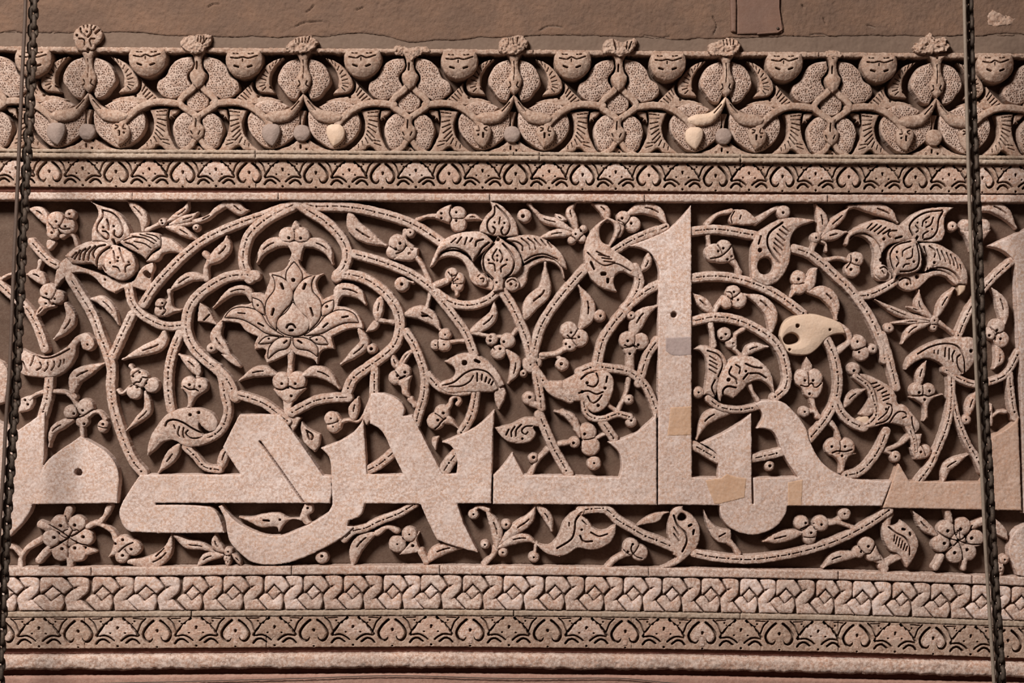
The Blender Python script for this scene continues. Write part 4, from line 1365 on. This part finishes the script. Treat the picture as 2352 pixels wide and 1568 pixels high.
# ---------------------------------------------------------------- narrow lotus friezes
SPADE = [(0, 4, 1), (-5, 10, 0), (-11, 14, 0), (-19, 23, 0), (-25, 35, 0), (-21, 46, 0), (-15, 49, 0), (-11, 45, 1), (-9, 40, 1), (-5, 50, 0), (-4, 58, 1)]
FAN = [(0, 3, 1), (-9, 5, 0), (-13, 8, 1), (-18, 8, 0), (-22, 16, 1), (-27, 16, 0), (-32, 26, 1), (-36, 30, 0), (-40, 38, 1), (-24, 37, 0), (-12, 42, 0), (-6, 49, 1), (0, 44, 0)]
def sym(P):
    Q = P+[(-u, v, c) for u, v, c in reversed(P) if abs(u) > .1]
    return catmull([(u, v) for u, v, c in Q], 4, True, [bool(c) for u, v, c in Q])
SP, FN = sym(SPADE), sym(FAN)
def lotus_row(root, pos, ytop, h, T, mts, joints):
    """a continuous carved band in long blocks; the spade leaves and fans stand up out of it as pieces of their own"""
    sy = h/64.0; xs = [-280]+list(joints)+[2620]
    for a, b in zip(xs[:-1], xs[1:]):
        p = Piece('band_block', 24, 0, 'brown', bev=1.6, g=1.15, base=-28, wear=.7)
        X = list(np.arange(a+.6, b-.6, 12))+[b-.6]
        p.poly([(x, ytop+lerp(x, T)) for x in X]+[(x, ytop+h+lerp(x, T)) for x in reversed(X)])
        for i, x in enumerate(pos):
            w = (pos[i+1]-x) if i+1 < len(pos) else (x-pos[i-1]); sx = w/153.0
            if x+w < a-10 or x-w > b+10: continue
            def G(P, wd, c=x, both=True, dp=None, closed=False):
                for s_ in ((1, -1) if both else (1,)):
                    Q = [(c+s_*u*sx, ytop+v*sy+lerp(c+s_*u*sx, T)) for u, v in P]
                    p.groove(Q+[Q[0]] if closed else (catmull(Q, 4) if len(Q) > 2 else Q), wd, dp)
            m = x+w/2
            G([(-7, 8), (-13, 13), (-21, 22), (-27, 35), (-23, 47), (-16, 51), (-11, 47), (-10, 41)], 4.6)
            G([(-11, 3), (-15, 8), (-24, 15), (-29, 21), (-34, 27), (-41, 38)], 4.4, c=m)
            G([(-40, 40), (-25, 38), (-14, 43), (-7, 49)], 3.4, c=m)
            for u, v, r in ((0, 21, 2.6), (0, 24, 2.0), (-14, 33, 1.8), (14, 33, 1.8), (0, 60, 2.2)): p.dots.append((m+u*sx, ytop+v*sy+lerp(m, T), r))
            G([(22, 3), (31, 13), (36, 26), (40, 36)], 2.6); G([(66, 3), (58, 12)], 3.2)
            G([(35, 55), (41, 48), (50, 46), (60, 53)], 4.0); G([(28, 4), (46, 3)], 1.8)
            for u, v, r in ((44, 9, 1.7), (-44, 9, 1.7), (0, 62, 1.8), (0, 28, 2.8), (0, 31, 2.1), (48, 14, 1.2), (-48, 14, 1.2)): p.dots.append((x+u*sx, ytop+v*sy+lerp(x, T), r))
        link('band_block', p.mesh(), root)
    def mk(P, nm, dots, gr, k):
        p = Piece(nm, 24.9, 1, mts[k], bev=.8, g=1.0, base=9, wear=.8)
        j = lambda: R0.uniform(-.6, .6)
        p.poly([(u*1.0, v*sy-h/2) for u, v in P]); p.dots += [(u+j(), v*sy-h/2+j(), r) for u, v, r in dots]
        for P2, wd in gr: p.groove([(u, v*sy-h/2) for u, v in P2], wd)
        return p.mesh(1e-6, 1e-6)
    SPm = [[(u*.91, 2+v*.94) for u, v in SP], [(u*.88, 2.6+v*.93) for u, v in SP], [(u*.93, 1.5+v*.95) for u, v in SP]]
    FNm = [[(u*.93, 1+v*.94) for u, v in FN], [(u*.9, 1.6+v*.92) for u, v in FN], [(u*.94, 1+v*.94) for u, v in FN]]
    sm = [mk(SPm[k], 'spade_leaf', [(0, 28, 2.6), (0, 31, 1.9)], [], k) for k in range(3)]
    fm = [mk(FNm[k], 'fan_leaf', [(0, 21, 2.4), (0, 24, 1.8), (-14, 33, 1.6), (14, 33, 1.6)], [], k) for k in range(3)]
    for i, x in enumerate(pos):
        w = (pos[i+1]-x) if i+1 < len(pos) else (x-pos[i-1])
        for me, nm, c in ((sm[(i*5) % 3], 'spade_leaf', x), (fm[(i*7+1) % 3], 'fan_leaf', x+w/2)):
            if not -260 < c < 2600: continue
            o = link(nm, me, root, W(c, ytop+h/2+lerp(c, T), R0.uniform(-.8, .5))); o.scale = (w/153.0, 1, 1)
            o.rotation_euler = (0, math.atan((lerp(c+60, T)-lerp(c-60, T))/120)+R0.uniform(-.012, .012), 0)
uf2 = thing('upper_lotus_frieze', 'narrow lotus band directly under the palmette frieze', 'frieze')
lotus_row(uf2, [-39+153*i for i in range(-1, 18)], 364.5, 65, DU, ['brown', 'patched', 'stone'], (62, 588, 1239, 1700, 2228))
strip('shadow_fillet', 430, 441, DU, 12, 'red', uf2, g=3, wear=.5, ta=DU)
# ---------------------------------------------------------------- inscription panel
pn = thing('inscription_panel', 'wide carved panel with large angular letters over scrolling vines, flowers and a lotus medallion', 'carved panel')
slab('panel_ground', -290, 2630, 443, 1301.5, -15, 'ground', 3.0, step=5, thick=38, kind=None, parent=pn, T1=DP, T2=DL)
pieces = parse(TR)
for p in pieces:
    if p.name in ('letter', 'letter_tail'): p.mat = 'peach' if (p.label or '').startswith('flat letter with a small pointed') else 'letter'
    me = p.mesh(clip=(-60, 2420))
    if me is None: continue
    o = link(p.name, me, pn, label=p.label)
    for q in p.kids:
        m2 = q.mesh(clip=(-60, 2420))
        if m2: link(q.name, m2, o, label=q.label)
    if p.name == 'letter': lastl = o
for q in grey: link(q.name, q.mesh(), lastl, label=q.label)
strip('top_moulding', 442, 459, DP, 31, 'stone', pn, g=1.8, joints=(305, 640, 1125, 1480, 1900, 2228), wear=.7)
# ---------------------------------------------------------------- interlace frieze
fi = thing('interlace_frieze', 'band of angular interlaced straps just below the inscription panel', 'frieze')
strip('upper_fillet', 1302.5, 1322.5, DL, 27, 'stone', fi, g=1.9, joints=(210, 670, 1010, 1490, 1925, 2232), wear=.6)
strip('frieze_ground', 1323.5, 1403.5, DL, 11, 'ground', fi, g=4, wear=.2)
strip('lower_fillet', 1404.5, 1417, DL, 27, 'lichen', fi, g=1.8, joints=(440, 1180, 1700), wear=.9)
IC = [-205, -97, 12, 119, 235, 334, 442, 535, 629, 719, 811, 902, 989, 1085, 1179, 1274, 1365, 1454, 1543, 1632, 1720, 1804, 1895, 1980, 2071, 2160, 2254, 2345, 2436, 2527, 2618]
IU = {'strap_top': '1283,285! 1320,238 1400,232 1600,236! 1645,285 1738,430! 1630,537! 1600,515 1462,385! 1350,495! 1290,530! 1275,460',
 'strap_bottom': '1255,568! 1330,555! 1432,682! 1575,562! 1612,600 1622,740 1575,842! 1345,842! 1165,655!',
 'diamond': '1460,412! 1572,530! 1448,662! 1338,540!',
 'strap_end': '1672,262! 1710,238 1900,236 1980,285 1990,440 1965,520 1815,668! 1875,652! 2040,843! 1672,845! 1652,740 1652,592 1850,408! 1768,425!'}
iu = []
for nm, t in IU.items():
    P = []; K = []
    for q in t.split():
        c = q.endswith('!'); x, y = q.rstrip('!').split(','); P.append(((float(x)-1450)/7.84, (float(y)-537)/7.84)); K.append(c)
    vs = []
    for k in range(3):
        p = Piece(nm, 22.5 if nm != 'diamond' else 21, 2.2, ['stone', 'letter', 'stone'][k], bev=2.2, g=1.05, base=9, wear=.7)
        p.poly([(x+k*.01, y) for x, y in catmull([(a+R0.uniform(-.5, .5), b+R0.uniform(-.35, .35)) for a, b in P], 4, True, K)]); vs.append(p.mesh(1e-6, 1e-6))
    iu.append((nm, vs))
for i in range(len(IC)-1):
    wd = IC[i+1]-IC[i]
    for nm, vs in iu:
        x = IC[i]; y = 1363.5+lerp(x, DL)
        o = link(nm, vs[(i*2+len(nm)) % 3], fi, W(x, y, R0.uniform(-.6, .6))); o.scale = (wd/93.5, 1, 1)
        o.rotation_euler = (0, math.atan((lerp(x+60, DL)-lerp(x-60, DL))/120), 0)
lf = thing('lower_lotus_frieze', 'lotus band below the interlaced straps, chipped in places', 'frieze')
lotus_row(lf, [-360, -180, 0, 180, 361, 541, 721, 901, 1080, 1258, 1436, 1613, 1790, 1968, 2143, 2315, 2490, 2665], 1418.0, 71, DL, ['brown', 'stone', 'patched'], (195, 612, 1450, 1925))
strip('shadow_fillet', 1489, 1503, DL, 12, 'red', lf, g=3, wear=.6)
DM = [(-60, 1), (0, 0), (1000, -6), (1600, 0), (2352, 16), (2420, 18)]
t1 = strip('trim_1', 1504, 1538, DM, 33, 'stone', None, rag=4.5, g=2.2, bev=7, dome=3, wear=1.3, kind='structure')[0]
t2 = strip('trim_2', 1534, 1556, DM, 6, 'red', None, g=3, wear=.8, kind='structure')[0]
t3 = strip('trim_3', 1552, 1640, DM, 24, 'red2', None, g=3, bev=6, wear=.8, kind='structure')[0]
# ---------------------------------------------------------------- chains, cables, plate, wire
def tube(P, R, n=8, closed=False):
    from mathutils import Vector
    P = [Vector(p) for p in P]; V = []; F = []; m = len(P)
    for i, p in enumerate(P):
        t = (P[(i+1) % m]-P[i-1]) if closed else (P[min(i+1, m-1)]-P[max(i-1, 0)])
        t.normalize(); a = Vector((0, 1, 0)) if abs(t.y) < .9 else Vector((1, 0, 0)); u = t.cross(a).normalized(); v = t.cross(u)
        for k in range(n): an = 2*math.pi*k/n; V.append(p+(u*math.cos(an)+v*math.sin(an))*R)
    for i in range(m if closed else m-1):
        for k in range(n): F.append((i*n+k, i*n+(k+1) % n, ((i+1) % m)*n+(k+1) % n, ((i+1) % m)*n+k))
    return np.array([tuple(q) for q in V]), np.array(F, dtype=np.int32)
HH = 230.0                                     # the chains hang this far in front of the ground
def hang(px, py, h=HH):                       # a point in front of the wall, on the line of sight of the traced mark
    k = (DIST-h*S)/(DIST-REF*S); return ((px-CX)*S*k, -h*S, (CY-py)*S*k)
LW, LL, LR = 7.8*S, 10.8*S, 5.3*S
ring = []
for k in range(20):
    a = 2*math.pi*k/20; ring.append((LW*math.cos(a), 0, LW*math.sin(a)+(LL-LR if math.sin(a) > 1e-6 else -(LL-LR) if math.sin(a) < -1e-6 else 0)*.9))
lv, lfc = tube(ring, LR, 8, True); link_me = mk_mesh('chain_link', lv, lfc, M['iron'])
def chain(label, T, lit):
    top = hang(T[0][0], -40); root = thing('hanging_chain', label, 'chain', (0, 0, 0), 'hanging chains in front of the frieze')
    s = -30; k = 0
    while s < 1600:
        x = lerp(s, [(b, a) for a, b in T]); x2 = lerp(s+10, [(b, a) for a, b in T])
        o = link('chain_link', link_me, root, hang(x, s)); tw = (0 if k % 2 else math.pi/2)+.62+R0.uniform(-.14, .14)
        o.rotation_euler = (R0.uniform(-.05, .05), math.atan2(-(x2-x), 10)*-1, tw); o.rotation_mode = 'XYZ'
        s += 20.2; k += 1
    return root
CL = [(79, -60), (76, 60), (72, 170), (66, 300), (60, 400), (53, 520), (47, 650), (42, 770), (36, 900), (29, 1000), (22, 1100), (17, 1170), (11, 1290), (6, 1400), (1, 1500), (-3, 1640)]
CR = [(2222, -60), (2226, 50), (2229, 150), (2233, 260), (2241, 430), (2247, 560), (2251, 700), (2256, 820), (2262, 950), (2269, 1060), (2276, 1200), (2283, 1310), (2292, 1440), (2300, 1568), (2305, 1640)]
chain('dark rusty iron chain hanging at the left edge of the wall', CL, 0)
chain('dark rusty iron chain hanging near the right edge of the wall', CR, 0)
def cable(label, T, r, mt):
    P = [hang(x, y, HH+22) for x, y in catmull(T, 5)]; v, f = tube(P, r*S, 10); o = link('cable', mk_mesh('cable', v, f, M[mt]), None, label=label); o['category'] = 'cable'; return o
c1 = cable('thin straight cable running beside the left chain', [(60, -60), (57, 50), (52, 150), (46, 290), (40, 430), (32, 600), (27, 730), (22, 850), (14, 960), (9, 1060), (4, 1140), (-2, 1240), (-8, 1400), (-14, 1640)], 4.3, 'cable')
c2 = cable('greyish cable running beside the right chain', [(2214, -60), (2216, 50), (2219, 170), (2222, 300), (2226, 442), (2230, 560), (2236, 700), (2242, 850), (2250, 1000), (2257, 1120), (2262, 1230), (2271, 1380), (2281, 1530), (2287, 1640)], 4.2, 'cable2')
pl = thing('cover_plate', 'dusty brown metal cover plate on the plaster at the top edge', 'plate')
p = Piece('plate_face', 35, 0, 'plate', bev=1.5, g=2.2, base=28, wear=.15); p.poly([(1690, -60), (1792, -60), (1789, 20), (1798, 66), (1795, 76), (1775, 78), (1692, 80)]); link('plate_face', p.mesh(), pl)
p = Piece('plate_flange', 40, 1, 'plate', bev=2.5, g=1.6, base=28, wear=.3); p.poly([(1675, -60), (1688, -60), (1690, 20), (1689, 76), (1678, 74), (1676, 20)]); link('plate_flange', p.mesh(), pl)
p = Piece('plate_rim', 37.5, 1, 'plate', bev=2, g=1.4, base=30, wear=.2); p.stroke([(1788, -50), (1787, 20), (1794, 70), (1784, 76), (1740, 79)], [2.2]*5); link('plate_rim', p.mesh(), pl)
p = Piece('screw', 38.5, 1.5, 'iron', bev=1.5, g=.8, base=34, wear=.1); p.circ(1785, 67, 3.2); link('screw', p.mesh(), pl)
wr = [(-40, 1573), (400, 1564), (700, 1556), (905, 1550), (1180, 1557), (1420, 1556), (1545, 1567), (1800, 1580)]
v, f = tube([W(x, y, 29) for x, y in catmull(wr, 5)], 1.1*S, 6); o = link('wire', mk_mesh('wire', v, f, M['cable']), None, label='thin wire strung along the bottom of the wall'); o['category'] = 'wire'
